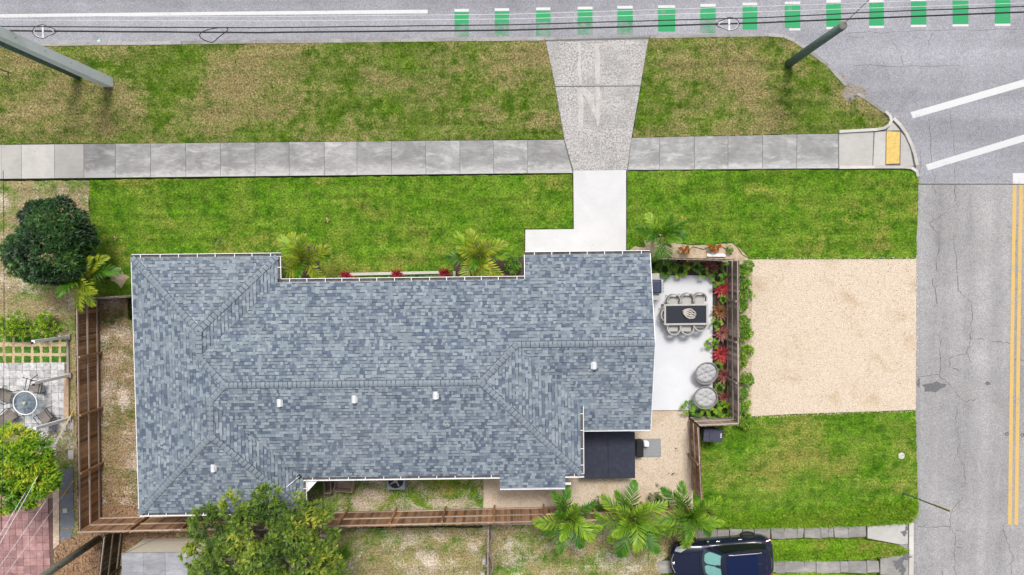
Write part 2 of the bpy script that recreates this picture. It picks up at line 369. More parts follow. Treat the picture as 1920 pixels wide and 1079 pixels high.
M_SEAT = plain('seat_taupe', (.42, .405, .385), .9, var=.08, bump=.3)
M_WICK = plain('wicker_grey', (.22, .215, .21), .8, var=.3, scale=40, bump=.5)
M_NAVY = plain('navy_cover', (.026, .030, .048), .65, .3, var=.25, scale=5)
M_STEEL = plain('steel', (.55, .55, .56), .3, .5, .8)
M_PALE = plain('pale_sculpture', (.50, .455, .42), .6, var=.12)
M_BIN = plain('bin_plastic', (.055, .055, .085), .5, var=.15)
M_TILEP = (lambda t: t.fin(t.mix(1.0, t.mix(t.ramp(t.noise(3, 5, .7), [(.35, 0.0), (.7, 1.0)]), (.25, .135, .13), (.40, .245, .235)), t.ramp(t.rnd(), [(0, .80), (1, 1.2)]), 'MULTIPLY'), .85, .2))(NT('red_paver'))
M_TILEG = (lambda t: t.fin(t.mix(1.0, t.mix(t.ramp(t.noise(6, 5, .75), [(.33, 0.0), (.55, 1.0)]), (.26, .25, .24), (.50, .50, .505)), t.ramp(t.rnd(), [(0, .74), (1, 1.25)]), 'MULTIPLY'), .85, .2))(NT('grey_paver'))
M_TURFSQ = grass_mat('turf_square', .05, lush=(.055, .19, .025), dark=(.02, .085, .012), seed=81, ps=2)
M_TANGRID = plain('sand_grid', (.50, .38, .23), .9, var=.25, scale=20)
M_LPALM = leaf_mat('palm_leaf', [(0, (.030, .085, .008)), (.35, (.095, .215, .014)), (.7, (.26, .36, .022)), (1, (.70, .62, .05))], trans=.3, objvar=.7)
M_LPALMY = leaf_mat('palm_leaf_yellow', [(0, (.075, .135, .010)), (.35, (.19, .28, .016)), (.7, (.42, .46, .03)), (1, (.74, .64, .05))], trans=.3)
M_LPALMG = leaf_mat('palm_leaf_green', [(0, (.026, .085, .010)), (.35, (.080, .220, .014)), (.7, (.19, .36, .022)), (1, (.42, .50, .04))], trans=.3, objvar=.4)
M_LDARK = leaf_mat('dark_leaf', [(0, (.006, .020, .007)), (.4, (.016, .055, .012)), (.75, (.038, .105, .020)), (1, (.10, .19, .035))], rough=.42, trans=.12)
M_LMANGO = leaf_mat('tree_leaf', [(0, (.026, .060, .008)), (.4, (.085, .160, .018)), (.75, (.19, .28, .030)), (1, (.42, .42, .05))], trans=.22)
M_LBRIGHT = leaf_mat('bright_leaf', [(0, (.030, .095, .005)), (.4, (.095, .235, .008)), (.75, (.25, .41, .014)), (1, (.56, .54, .04))], trans=.25)
M_LSHRUB = leaf_mat('shrub_leaf', [(0, (.018, .060, .006)), (.45, (.065, .185, .012)), (.8, (.165, .32, .022)), (1, (.32, .42, .03))], trans=.22)
M_BRED = leaf_mat('bromeliad_red', [(0, (.07, .008, .013)), (.5, (.27, .014, .028)), (1, (.58, .10, .09))], trans=.15)
M_BBUR = leaf_mat('bromeliad_burgundy', [(0, (.06, .016, .016)), (.5, (.22, .062, .055)), (1, (.44, .20, .155))], trans=.15)
M_BBRZ = leaf_mat('bromeliad_bronze', [(0, (.07, .030, .014)), (.5, (.22, .085, .038)), (1, (.38, .26, .10))], trans=.15)
M_ORNG = leaf_mat('croton_orange', [(0, (.05, .075, .012)), (.5, (.30, .075, .012)), (1, (.66, .16, .025))], trans=.15)

# ------------------------------------------------------------------ setting: ground, roads, paving
def poly(pts, z=0.0): return [P2(x, y, z) for x, y in pts]
def sheet(name, pts, z, mat, parent=None, thick=.25, kind='structure', label=None, cat=None):
    o = MB().prism(poly(pts, z), z - thick, z).build(name, mat, parent)
    if parent is None: tag(o, label, cat, kind=kind)
    return o

gm = grass_mat('ground_turf', .7, seed=91, blades=False)
tag(MB().add([(-600, -600, -.30), (600, -600, -.30), (600, 600, -.30), (-600, 600, -.30)], [(0, 1, 2, 3)]).build('ground', gm), kind='structure')
RZ = -.12
main_road = sheet('main_road', [(-900, -900), (2900, -900), (2900, 345), (1560, 345), (1560, 160), (1470, 110), (-900, 118)], RZ, M_ROAD, thick=.1)
side_road = sheet('side_road', [(1680, 346.4), (2360, 346.4), (2330, 1900), (1672, 1900)], RZ, M_ROAD2, thick=.1)

def lerp(a, b, t): return a + (b - a) * t
def inside(pts, X, Y):
    c = np.zeros(len(X), bool); n = len(pts)
    for i in range(n):
        x0, y0 = pts[i]; x1, y1 = pts[(i + 1) % n]
        if y0 == y1: continue
        m = ((y0 > Y) != (y1 > Y)) & (X < (x1 - x0) * (Y - y0) / (y1 - y0) + x0); c ^= m
    return c
def scatter(pts, dens):
    a = np.array(pts); lo = a.min(0); hi = a.max(0); n = int((hi[0] - lo[0]) * (hi[1] - lo[1]) * dens)
    X = RNG.uniform(lo[0], hi[0], n); Y = RNG.uniform(lo[1], hi[1], n); k = inside(pts, X, Y); return X[k], Y[k]
def blades(parent, pts, z, dens, L, mat, wd=.012, name='grass', lean=(.35, 1.2), drop=None):
    X, Y = scatter(pts, dens)
    if drop is not None:
        k = RNG.random(len(X)) < drop; X, Y = X[k], Y[k]
    n = len(X); a = RNG.uniform(0, 2 * np.pi, n); ln = RNG.uniform(*lean, n); l = L * RNG.uniform(.5, 1.25, n)
    d = np.stack([np.cos(a) * np.sin(ln), np.sin(a) * np.sin(ln), np.cos(ln)], 1) * l[:, None]
    s = np.stack([-np.sin(a), np.cos(a), np.zeros(n)], 1) * (wd * RNG.uniform(.6, 1.4, n))[:, None]
    b = np.stack([X, Y, np.full(n, z - .005)], 1)
    V = np.stack([b - s, b + s, b + d], 1).reshape(-1, 3); F = np.arange(3 * n).reshape(-1, 3); tn = np.repeat(RNG.random(n), 3)
    o = np_obj(name, V, F, tn, mat, parent); o['kind'] = 'stuff'; return o

def rough(pts, amp=1.0, step=11):
    out = []; rg = random.Random(5)
    for (x0, y0), (x1, y1) in zip(pts, pts[1:] + pts[:1]):
        n = max(1, int(math.hypot(x1 - x0, y1 - y0) / step))
        out += [(lerp(x0, x1, i / n) + (rg.uniform(-amp, amp) if i else 0), lerp(y0, y1, i / n) + (rg.uniform(-amp, amp) if i else 0)) for i in range(n)]
    return out
def lawn(name, pts, key, dens=700, L=.075, z=0.0, wd=.012):
    pts = rough(pts); o = sheet(name, pts, z, G[key]); blades(o, poly(pts, z), z, dens, L, G[key], wd); return o

lawn('verge', [(-420, 100), (0, 88), (200, 86), (480, 81), (1022, 76), (1030, 110), (1058, 261), (500, 267), (0, 271), (-420, 275)], 'verge')
lawn('verge', [(1216, 71), (1440, 68), (1470, 71), (1490, 80), (1512, 96), (1550, 125), (1585, 163), (1579, 175), (1583, 187), (1594, 191), (1604, 186), (1612, 182), (1655, 212), (1667, 224), (1666, 234), (1655, 240), (1575, 245), (1573, 250), (1186, 258)], 'verge')
lawn('front_lawn', [(168, 338), (1073, 327), (1074, 429), (983, 429), (983, 600), (240, 600), (240, 556), (152, 556), (172, 505), (168, 430)], 'lawn')
lawn('front_lawn', [(1176, 321), (1700, 318), (1716, 324), (1723, 336), (1718, 485), (1406, 486), (1388, 467), (1374, 456), (1300, 460), (1265, 455), (1225, 465), (1190, 462), (1176, 473)], 'lawn')
SEL = [(1292, 785), (1392, 783), (1480, 778), (1717, 770), (1722, 960), (1708, 979), (1560, 984), (1470, 988), (1300, 988), (1299, 917)]
se = lawn('side_lawn', SEL, 'sidelawn')
blades(se, poly([(1335, 962), (1500, 957), (1640, 945), (1722, 935), (1718, 968), (1708, 981), (1560, 988), (1470, 990), (1310, 990)], 0), 0, 1500, .17, G['strip'], .014)
ms = lawn('middle_grass_strip', [(1290, 1020), (1400, 1016), (1490, 1012), (1560, 1010), (1640, 1016), (1690, 1025), (1706, 1034), (1690, 1041), (1600, 1050), (1455, 1053), (1290, 1053)], 'strip', 1500, .13)
lawn('lower_grass_strip', [(1250, 1077), (1480, 1076), (1530, 1073), (1600, 1080), (1706, 1084), (1700, 1320), (1250, 1320)], 'strip', 600, .12)
lawn('back_yard', [(188, 992), (1000, 985), (1262, 988), (1312, 992), (1330, 1003), (1312, 1014), (1240, 1052), (1240, 1320), (188, 1320)], 'yard2', 420, .07)
lawn('neighbour_yard', [(-420, 341), (168, 339), (166, 430), (170, 505), (150, 556), (150, 1000), (186, 1000), (186, 1320), (-420, 1320)], 'yard', 200, .06, z=-.01)
lawn('side_yard', [(152, 557), (262, 557), (300, 1010), (152, 1010)], 'side', 240, .07)
lawn('rear_strip', [(560, 850), (908, 850), (905, 990), (560, 990)], 'strip_s', 330, .07)
sheet('planting_bed', [(1176, 474), (1190, 461), (1225, 464), (1265, 454), (1300, 459), (1374, 455), (1389, 466), (1408, 486), (1409, 800), (1384, 800), (1384, 492), (1176, 492)], -.005, M_SAND)
sheet('gravel_lot', [(1409, 487), (1718, 486), (1717, 769), (1480, 777), (1409, 781)], -.01, M_GRAVEL)
sheet('gravel_yard', [(908, 850), (1090, 850), (1090, 765), (1291, 765), (1292, 790), (1299, 917), (1301, 990), (905, 990)], -.012, M_GRAVEL)
sheet('planting_bed', [(1200, 486), (1386, 487), (1390, 796), (1312, 800), (1292, 790), (1290, 770), (1336, 768), (1336, 519), (1200, 517)], -.008, M_MULCH)
sheet('house_ground', [(240, 500), (1200, 500), (1200, 880), (560, 900), (240, 960)], -.03, M_SAND)

def pebbles(parent, pts, z, dens, r, mat):
    X, Y = scatter(pts, dens); n = len(X); rr = r * RNG.uniform(.5, 1.3, n); a = RNG.uniform(0, 6.28, n)
    base = np.array([(1, 0, 0), (0, 1, 0), (-1, 0, 0), (0, -1, 0), (0, 0, .7)])
    ca, sa = np.cos(a), np.sin(a); B = base[None].repeat(n, 0) * rr[:, None, None]
    V = np.stack([B[..., 0] * ca[:, None] - B[..., 1] * sa[:, None] + X[:, None], B[..., 0] * sa[:, None] + B[..., 1] * ca[:, None] * .8 + Y[:, None], B[..., 2] + z - .004], 2).reshape(-1, 3)
    f = np.array([(0, 1, 4), (1, 2, 4), (2, 3, 4), (3, 0, 4)]); F = (f[None] + 5 * np.arange(n)[:, None, None]).reshape(-1, 3)
    o = np_obj('pebbles', V, F, np.repeat(RNG.random(n), 5), mat, parent); o['kind'] = 'stuff'
PEB = (lambda t: t.fin(t.ramp(t.tone(), [(0, (.30, .22, .15)), (.08, (.50, .405, .31)), (.6, (.60, .505, .405)), (1, (.68, .60, .50))]), .9, .2))(NT('pebble'))
pebbles(bpy.data.objects['gravel_lot'], poly([(1409, 487), (1718, 486), (1717, 769), (1480, 777), (1409, 781)]), -.01, 620, .019, PEB)
pebbles(bpy.data.objects['gravel_yard'], poly([(908, 850), (1090, 850), (1090, 765), (1291, 765), (1292, 790), (1299, 917), (1301, 980), (905, 980)]), -.012, 620, .019, PEB)
pebbles(bpy.data.objects['planting_bed'], poly([(1388, 492), (1409, 487), (1409, 781), (1390, 800)]), -.005, 300, .026, PEB)

pebbles(bpy.data.objects['gravel_lot'], poly([(1712, 486), (1722, 486), (1726, 600), (1724, 700), (1721, 772), (1712, 772)]), RZ + .004, 150, .022, PEB)
pebbles(bpy.data.objects['gravel_lot'], poly([(1409, 483), (1718, 482), (1718, 488), (1409, 489)]), .012, 200, .022, PEB)
pebbles(bpy.data.objects['gravel_lot'], poly([(1409, 779), (1480, 775), (1717, 767), (1717, 772), (1480, 781), (1409, 785)]), .012, 200, .022, PEB)
def quad_piece(name, q, z, thick, mat, parent, gap=.012):
    pts = [Vector(P2(x, y, z)) for x, y in q]; c = sum(pts, Vector((0, 0))) / len(pts)
    pts = [p + (c - p).normalized() * gap for p in pts]
    return MB().prism([tuple(p) for p in pts], z - thick, z).build(name, mat, parent)
# pavement: slabs laid one by one
sidewalk = sheet('sidewalk', [(-420, 275), (1058, 262), (1075, 325), (-420, 340)], -.012, M_TAR, thick=.2)
tx = lambda x: lerp(272, 262, x / 1056); bx_ = lambda x: lerp(336, 324.5, x / 1070)
JX = [-410, -345, -280, -218, -154, -90, -26, 2, 40, 102, 157, 216, 282, 348, 413, 478, 542, 608, 669, 734, 798, 862, 925, 989, None]
for i in range(len(JX) - 1):
    a, b = JX[i], JX[i + 1]
    if b is None: q = [(a, tx(a)), (1057, 262), (1074, 325), (a + .5, bx_(a))]
    else: q = [(a, tx(a)), (b, tx(b)), (b + .5, bx_(b)), (a + .5, bx_(a))]
    z = .018 + random.uniform(-.004, .004)
    quad_piece('slab', q, z, .1, M_WALKP if (b or 999) <= 157 else M_WALK, sidewalk)
ramp_walk = sheet('sidewalk', [(1184, 259), (1573, 251), (1640, 246), (1668, 240), (1678, 228), (1697, 253), (1712, 283), (1718, 316), (1176, 320)], -.014, M_TAR, thick=.2)
JR = [(1184, 258.5, 1177, 319), (1237, 257.5, 1236, 318.8), (1302, 256, 1302, 318.3), (1365, 255, 1365, 317.6), (1430, 253.6, 1430, 317), (1494, 252, 1494, 316.5), (1572, 251, 1572, 316)]
for a, b in zip(JR[:-1], JR[1:]): quad_piece('slab', [(a[0], a[1]), (b[0], b[1]), (b[2], b[3]), (a[2], a[3])], .018 + random.uniform(-.003, .003), .1, M_WALK, ramp_walk)
for q in ([(1573, 250), (1638, 247.5), (1636, 311), (1573, 312)], [(1640, 247.5), (1661, 246.5), (1660, 311), (1637, 311)], [(1689, 247), (1698, 258), (1708, 282), (1713, 312), (1688, 311)], [(1663, 243), (1674, 229), (1688, 245), (1663, 245.5)]):
    quad_piece('slab', q, .012, .1, M_WALKP, ramp_walk, .008)
pad = quad_piece('tactile_pad', [(1662.5, 246.5), (1687.5, 247.5), (1686.5, 307), (1661.5, 308)], .03, .1, M_TACT, ramp_walk, .004)
dm = MB()
for i in range(8):
    for j in range(18):
        c = P(lerp(1665, 1685, i / 7), lerp(249.5, 305, j / 17), .03); dm.lathe(c, [(.022, 0), (.016, .008), (.004, .010)], 6)
o = dm.build('tactile_domes', M_TACT, pad); o['kind'] = 'stuff'

drive = sheet('driveway_apron', [(1022, 75), (1217, 70), (1184, 262), (1177, 321), (1073, 323), (1057, 262)], -.02, M_TAR, thick=.15)
quad_piece('slab', [(1023, 78), (1216, 74), (1201, 161), (1041, 162)], .008, .1, M_APRON, drive)
quad_piece('slab', [(1041, 163), (1201, 162), (1184, 261), (1176, 319), (1075, 320), (1058, 262)], .008, .1, M_APRON, drive)
quad_piece('gutter_slab', [(1020, 71), (1218, 66.5), (1218, 73), (1022, 77)], -.03, .12, M_KERB, drive)
M_PALEWEAR = paint_mat('worn_pale_concrete', (.48, .455, .44), (.34, .32, .305), wear=.7, scale=7)
def ribbon(path, wd, z, name, mat, parent, jit=.0, zw=None):
    pts = [P(x, y, z) for x, y in path]; L = []; Rr = []
    for i, p in enumerate(pts):
        d = (pts[min(i + 1, len(pts) - 1)] - pts[max(i - 1, 0)]); d.z = 0; d.normalize(); s = Vector((-d.y, d.x, 0)); ww = (wd[i] if hasattr(wd, '__len__') else wd) / 2
        L.append(p + s * ww * random.uniform(1 - jit, 1 + jit)); Rr.append(p - s * ww * random.uniform(1 - jit, 1 + jit))
    n = len(pts); vs = L + Rr; fs = [(i, n + i, n + i + 1, i + 1) for i in range(n - 1)]
    return MB().add(vs, fs).build(name, mat, parent)
WZ = .0115
for pth, wd in (([(1088, 168), (1087, 180), (1090, 200), (1088, 222), (1091, 240)], [.25, .3, .28, .25, .1]), ([(1092, 168), (1102, 178), (1110, 195), (1119, 222)], [.2, .3, .22, .12]), ([(1120, 163), (1121, 190), (1122, 215), (1121, 236)], [.2, .22, .2, .1]), ([(1086, 78), (1087, 100), (1085, 125), (1089, 158)], [.12, .1, .16, .1]), ([(1118, 82), (1120, 110), (1121, 158)], [.2, .22, .18])):
    ribbon(pth, wd, WZ, 'worn_streak', M_PALEWEAR, drive, .3); WZ += .002
wk = tag(MB().prism(poly([(1075, 320), (1174, 319), (1174, 500), (985, 500), (985, 431), (1076, 430)], .025), -.15, .025).build('front_walk', M_WHITEC), kind='structure')
patio = tag(MB().prism(poly([(1180, 516), (1336, 517), (1336, 769), (1180, 770)], .06), -.15, .06).build('patio', M_PATIO), kind='structure')

# kerbs
def kerb_run(name, path, wd, z0, z1, mat, seg=None):
    k = bpy.data.objects.new(name, None); COL.objects.link(k); k['kind'] = 'structure'
    pts = [P(x, y, z1) for x, y in path]
    dense = []
    for a, b in zip(pts[:-1], pts[1:]):
        m = max(1, int((b - a).length / (seg or 99)))
        dense += [a.lerp(b, i / m) for i in range(m)]
    dense.append(pts[-1]); n = len(dense); off = []
    for i, p in enumerate(dense):
        d = (dense[min(i + 1, n - 1)] - dense[max(i - 1, 0)]); d.normalize(); off.append(Vector((-d.y, d.x, 0)) * wd / 2)
    for i in range(n - 1):
        a, b = dense[i], dense[i + 1]; d = (b - a).normalized() * (.006 if seg else 0)
        MB().prism([tuple((a + off[i] + d).xy), tuple((b + off[i + 1] - d).xy), tuple((b - off[i + 1] - d).xy), tuple((a - off[i] + d).xy)], z0, z1).build('kerb_stone', mat, k)
    return k
kerb_run('kerb', [(-420, 97), (0, 84.5), (200, 82), (480, 78.5), (1021, 73)], .16, -.25, .02, M_KERB, 3.0)
kerb_run('kerb', [(1219, 69), (1440, 65.5), (1470, 68), (1491, 77), (1513, 93), (1552, 122), (1587, 160)], .15, -.25, .02, M_KERB, 3.0)
kerb_run('kerb', [(1608, 176), (1622, 184), (1660, 211)], .14, -.25, .02, M_KERB, 3.0)
def arc(c, r, a0, a1, n): return [(c[0] + r * math.cos(R(lerp(a0, a1, i / n))), c[1] + r * math.sin(R(lerp(a0, a1, i / n)))) for i in range(n + 1)]
kerb_run('ramp_kerb', [(1574, 247), (1610, 245), (1645, 243), (1659, 240), (1668, 234), (1672, 226), (1669, 217), (1661, 209)], .13, -.25, .09, M_KERBW)
kerb_run('ramp_kerb', [(1676, 222), (1688, 234), (1700, 251), (1709, 270), (1716, 290), (1720, 310)], .14, -.25, .09, M_KERBW)
kerb_run('ramp_kerb', [(1574, 314.3), (1640, 313.5), (1695, 313.5), (1710, 315), (1719, 321), (1722, 331)], .13, -.25, .09, M_KERBW)
kerb_run('kerb', [(1709, 981), (1709, 1040), (1708, 1150), (1706, 1320)], .22, -.25, -.03, M_KERBW, 3.0)

# road markings, cracks, stains (each mark a part of its road)
def mark(q, mat, parent, name='road_marking', dz=.005): return MB().add([P(x, y, RZ + dz) for x, y in q], [tuple(range(len(q)))]).build(name, mat, parent)
def flat(o):
    me = o.data
    if me.polygons and me.polygons[0].normal.z < 0: me.flip_normals()
    return o
flat(mark([(-420, 38.5), (-420, 32.5), (0, 27), (400, 22.6), (802, 18.5), (802, 25.5), (400, 29), (0, 33.5)], M_WHITE, main_road, 'edge_line'))
GB = [(865.5, 17.3, 69, 27), (941, 16, 68, 27), (1018.5, 14.5, 67, 27), (1097, 13, 66, 28), (1172, 11.5, 65, 29), (1250, 10.3, 64, 32), (1327.5, 8, 62.5, 29), (1406, 5.5, 60, 27.5), (1486, 3.5, 57.5, 29), (1563, .5, 55, 27.5), (1643.5, -.5, 53, 27.5), (1722.5, -2.5, 51, 29), (1801, -4.5, 50, 30), (1880, -6, 49, 29), (1959, -8, 47, 29), (2037, -10, 45, 29)]
for i, (cx, y0, y1, wd) in enumerate(GB):
    h = wd / 2; sk = -.4; worn = i < 7 and i != 5
    yw = y0 + 5.5; yb = y1 - 4.5
    g = flat(mark([(cx - h, yw), (cx + h, yw - sk), (cx + h, lerp(yw, yb, .5)), (cx - h, lerp(yw, yb, .5))], M_GREEN, main_road, 'green_block'))
    flat(mark([(cx - h, lerp(yw, yb, .5) + .3), (cx + h, lerp(yw, yb, .5) + .3), (cx + h, yb if not worn else y1), (cx - h, yb if not worn else y1)], M_GREENW if worn else M_GREEN, g, 'green_block_end'))
    flat(mark([(cx - h, y0), (cx + h, y0 - .3), (cx + h, yw - .6), (cx - h, yw - .3)], M_WHITE, g, 'white_bar'))
    if i >= 8: flat(mark([(cx - h + (8 if i == 8 else 0), yb + .5), (cx + h, yb + .2), (cx + h, y1), (cx - h + (8 if i == 8 else 0), y1 + .2)], M_WHITE, g, 'white_bar'))
for q in ([(1707, 211), (1920, 149), (2300, 38), (2303, 50), (1922, 162), (1712, 222.5)], [(1736, 309), (1922, 252), (2300, 140), (2303, 153), (1923, 265), (1740, 320)]):
    flat(mark(q, M_WHITE, main_road, 'crosswalk_line'))
flat(mark([(1899, 325), (2330, 325), (2330, 344), (1899, 345)], M_WHITE, main_road, 'stop_line'))
for x0, x1, wd in ((1899, 1889, 7), (1911, 1901, 7)):
    flat(mark([(x0, 347.5), (x0 + wd, 347.5), (lerp(x0, x1, .5) + wd, 660), (x1 + wd + 1, 985), (x1 + 1, 984), (lerp(x0, x1, .5), 660)], M_YELLOW, side_road, 'centre_line'))
def crack(path, wd=.022, parent=side_road, n=7):
    out = []
    for a, b in zip(path[:-1], path[1:]):
        for i in range(n):
            t = i / n; k = 0 if i == 0 else 2.2
            out.append((lerp(a[0], b[0], t) + random.uniform(-k, k), lerp(a[1], b[1], t) + random.uniform(-k, k)))
    out.append(path[-1])
    ribbon(out, [wd * random.uniform(.4, 1.5) for _ in out], RZ + .004, 'crack', M_CRACK, parent)
for pth in ([(1795, 380), (1775, 398), (1742, 418), (1760, 440), (1757, 510)], [(1748, 520), (1757, 570)], [(1789, 440), (1797, 545), (1822, 568), (1820, 640), (1812, 660), (1822, 680)], [(1765, 635), (1762, 700)],
            [(1720, 707), (1758, 702), (1780, 720), (1805, 752), (1830, 750)], [(1780, 670), (1782, 690), (1800, 695)], [(1815, 662), (1790, 668), (1778, 672)], [(1860, 640), (1895, 645)], [(1815, 635), (1845, 637)],
            [(1795, 765), (1792, 800), (1800, 825), (1790, 865)], [(1803, 866), (1812, 908)], [(1805, 932), (1782, 965), (1780, 990), (1792, 1005), (1790, 1060), (1793, 1100)], [(1780, 988), (1722, 987)], [(1880, 985), (1886, 1010), (1898, 1040), (1896, 1079)],
            [(1792, 995), (1812, 998)], [(1793, 1026), (1808, 1028)], [(1880, 882), (1898, 880)], [(1750, 346), (1753, 365)], [(1791, 347), (1791, 378)], [(1890, 425), (1902, 432), (1905, 480)], [(1901, 542), (1925, 541)], [(1900, 675), (1920, 676)], [(1766, 1070), (1766, 1140)]):
    crack(pth)
for pth in ([(1668, 70), (1688, 100), (1694, 125)], [(1748, 60), (1740, 85)], [(1698, 168), (1712, 178), (1720, 200)], [(1790, 340), (1792, 300), (1782, 210)], [(1755, 343), (1748, 318), (1742, 230)], [(1585, 63), (1750, 58), (1925, 55)], [(1600, 124), (1800, 124)], [(1728, 280), (1722, 345)], [(1590, 68), (1620, 72)], [(1870, 335), (1895, 343)]):
    crack(pth, .014, main_road)
def blot(c, r, mat, parent, z, name, sx=1.0, n=14, amp=.35):
    ctr = P(c[0], c[1], z); ph = [random.uniform(1 - amp, 1 + amp) for _ in range(n)]
    return MB().add([(ctr.x + r * sx * ph[k] * math.cos(6.283 * k / n), ctr.y + r * ph[k] * math.sin(6.283 * k / n), z) for k in range(n)], [tuple(range(n))]).build(name, mat, parent)
blot((1750, 726), .22, M_TAR, side_road, RZ + .006, 'tar_patch', 2.4); blot((1722, 718), .22, M_TAR, side_road, RZ + .007, 'tar_patch', .4); blot((1852, 719), .1, M_TAR, side_road, RZ + .006, 'tar_patch', 1.5)
blot((1600, 180), .5, M_DIRT, main_road, RZ + .10, 'silt', 1.2, 18, .2); blot((1610, 175), .28, M_DIRT, main_road, RZ + .006, 'silt', 1.4, 24, .18)
[blot((1578 + 4 * k + random.uniform(-4, 4), 140 + 5 * k + random.uniform(-4, 4)), random.uniform(.05, .12), M_DIRT, main_road, RZ + .007 + .0007 * k, 'silt', 1.3, 12, .4) for k in range(7)]
for c in ((1594, 187), (1604, 181)): blot(c, .07, M_CRACK, main_road, RZ + .108, 'drain_hole')
for c in ((1888, 814), (1917, 816)): o = MB(); o.ring(P(c[0], c[1], RZ + .01), .07, .07, .015, 14, 5); o.build('valve_cover', M_CRACK, side_road)

# old concrete driveway strips at the south-east
dstrip = bpy.data.objects.new('driveway_strip', None); COL.objects.link(dstrip); dstrip['kind'] = 'structure'
ru = [1306, 1322, 1345, 1368, 1392, 1414, 1445, 1471, 1495, 1508, 1539, 1553, 1563, 1590, 1624]
for a, b in zip(ru[:-1], ru[1:]):
    f = lambda x: (lerp(994, 986, (x - 1306) / 318) + random.uniform(-1.0, 1.0), lerp(1014, 1008, (x - 1306) / 318) + random.uniform(-1.5, 1.5))
    (a0, a1), (b0, b1) = f(a), f(b); quad_piece('slab', [(a, a0), (b, b0), (b + random.uniform(-2, 2), b1), (a + random.uniform(-2, 2), a1)], .012 + random.uniform(-.008, .008), .1, M_STRIPC, dstrip, .02)
quad_piece('slab', [(1626, 988), (1702, 981), (1703, 1020), (1690, 1022), (1626, 1010)], .0, .1, M_WALKP, dstrip, .02)
dstrip2 = bpy.data.objects.new('driveway_strip', None); COL.objects.link(dstrip2); dstrip2['kind'] = 'structure'
rl = [1234, 1262, 1300, 1345, 1390, 1430, 1455, 1472, 1508, 1530, 1575, 1590, 1625, 1648]
for a, b in zip(rl[:-1], rl[1:]):
    f = lambda x: (1052 + random.uniform(-1, 1), 1075 + random.uniform(-1.5, 1.5))
    (a0, a1), (b0, b1) = f(a), f(b); quad_piece('slab', [(a, a0), (b, b0), (b + random.uniform(-2, 2), b1), (a + random.uniform(-2, 2), a1)], .012 + random.uniform(-.008, .008), .1, M_STRIPC, dstrip2, .02)
quad_piece('slab', [(1650, 1048), (1704, 1038), (1704, 1082), (1650, 1078)], .0, .1, M_STRIPC, dstrip2, .02)
for c, r, s in (((1685, 1057), .30, .9), ((1692, 1072), .22, .6), ((1695, 1000), .16, .8), ((1700, 990), .14, .5), ((1700, 1044), .12, 1.6)): blot(c, r, M_TAR, dstrip2, .007, 'oil_stain', s, 16, .5)

# ------------------------------------------------------------------ the house
ZE = 2.75; S = .25
ax = lambda pts: sum(P(x, y, ZE).x for x, y in pts) / len(pts)
ay = lambda pts: sum(P(x, y, ZE).y for x, y in pts) / len(pts)
xW = ax([(250, 480), (260, 966)]); yN1 = ay([(250, 484), (520, 481)]); xWE = ax([(519, 481), (521, 528)]); yN = ay([(530, 530), (980, 524)])
xPo = P(984.5, 500, ZE).x; yN2 = P(1100, 477.5, ZE - .27).y; xG = ax([(1221, 477), (1222, 806)]); yS = ay([(578, 896), (935, 891)]); xE = ax([(1088, 812), (1089, 890)])
xB0 = P(937, 905, ZE).x; xB1 = P(1060, 905, ZE).x; yB = P(1000, 915, ZE - .12).y; xSE = ax([(569, 900), (568, 956)]); ySW = ay([(260, 964), (568, 957)])
yR = P(1100, 646, 3.62).y; yDS = P(1150, 806, ZE - .25).y
zN = lambda x, y: ZE + S * (yN - y)
zS = lambda x, y: ZE + S * (y - yS)
zW = lambda x, y: ZE + S * (x - xW)
zNn = lambda x, y: ZE + S * (yN1 - y)
zNe = lambda x, y: ZE + S * (xWE - x)
zE_ = lambda x, y: ZE + S * (xE - x)
zR_ = ZE + S * (yN - yR)
zD = lambda x, y: zR_ - S * (yR - y)
zSs = lambda x, y: ZE + S * (y - ySW)
zSe = lambda x, y: ZE + S * (xSE - x)
w1 = (xWE - xW) / 2; w2 = (xSE - xW) / 2; wm = (yN - yS) / 2; ym = (yN + yS) / 2
a1 = (xW + w1, yN1 - w1); a2 = (xW + w1, yN - w1); b1 = (xW + wm, ym); b2 = (xE - wm, ym)
c1 = (xW + w2, yS + w2); c2 = (xW + w2, ySW + w2); d1 = (xE - (yN - yR), yR); yv = 2 * yR - yN
FACES = [  # outline, height, up-slope direction
    ([(xW, yN1), a1, a2, b1, c1, c2, (xW, ySW)], zW, (1, 0)),
    ([(xW, yN1), (xWE, yN1), a1], zNn, (0, -1)),
    ([(xWE, yN1), (xWE, yN), a2, a1], zNe, (-1, 0)),
    ([(xWE, yN), (xPo, yN), (xPo, yN2), (xG, yN2), (xG, yR), d1, b2, b1, a2], zN, (0, -1)),
    ([b2, d1, (xE, yv), (xE, yS)], zE_, (-1, 0)),
    ([d1, (xG, yR), (xG, yDS), (xE - .05, yDS), (xE - .05, yv - .05)], zD, (0, 1)),
    ([b1, b2, (xE, yS), (xB1, yS), (xB1, yB), (xB0, yB), (xB0, yS), (xSE, yS), c1], zS, (0, 1)),
    ([c2, (xSE, ySW), (xW, ySW)], zSs, (0, 1)),
    ([c1, (xSE, yS), (xSE, ySW), c2], zSe, (-1, 0))]
hx, hy = (xW + xG) / 2, (yN + yS) / 2
house = thing('house', 'single-storey house with blue-grey shingled hip roof and white gutters', 'house', (hx, hy, 0), world=True)
deck = MB()
for pts, zf, up in FACES: deck.prism(pts, lambda x, y: zf(x, y) - .13, lambda x, y: zf(x, y) - .006)
M_DECK = plain('roof_felt', (.06, .065, .075), .95)
roof = deck.build('roof', M_DECK, house)

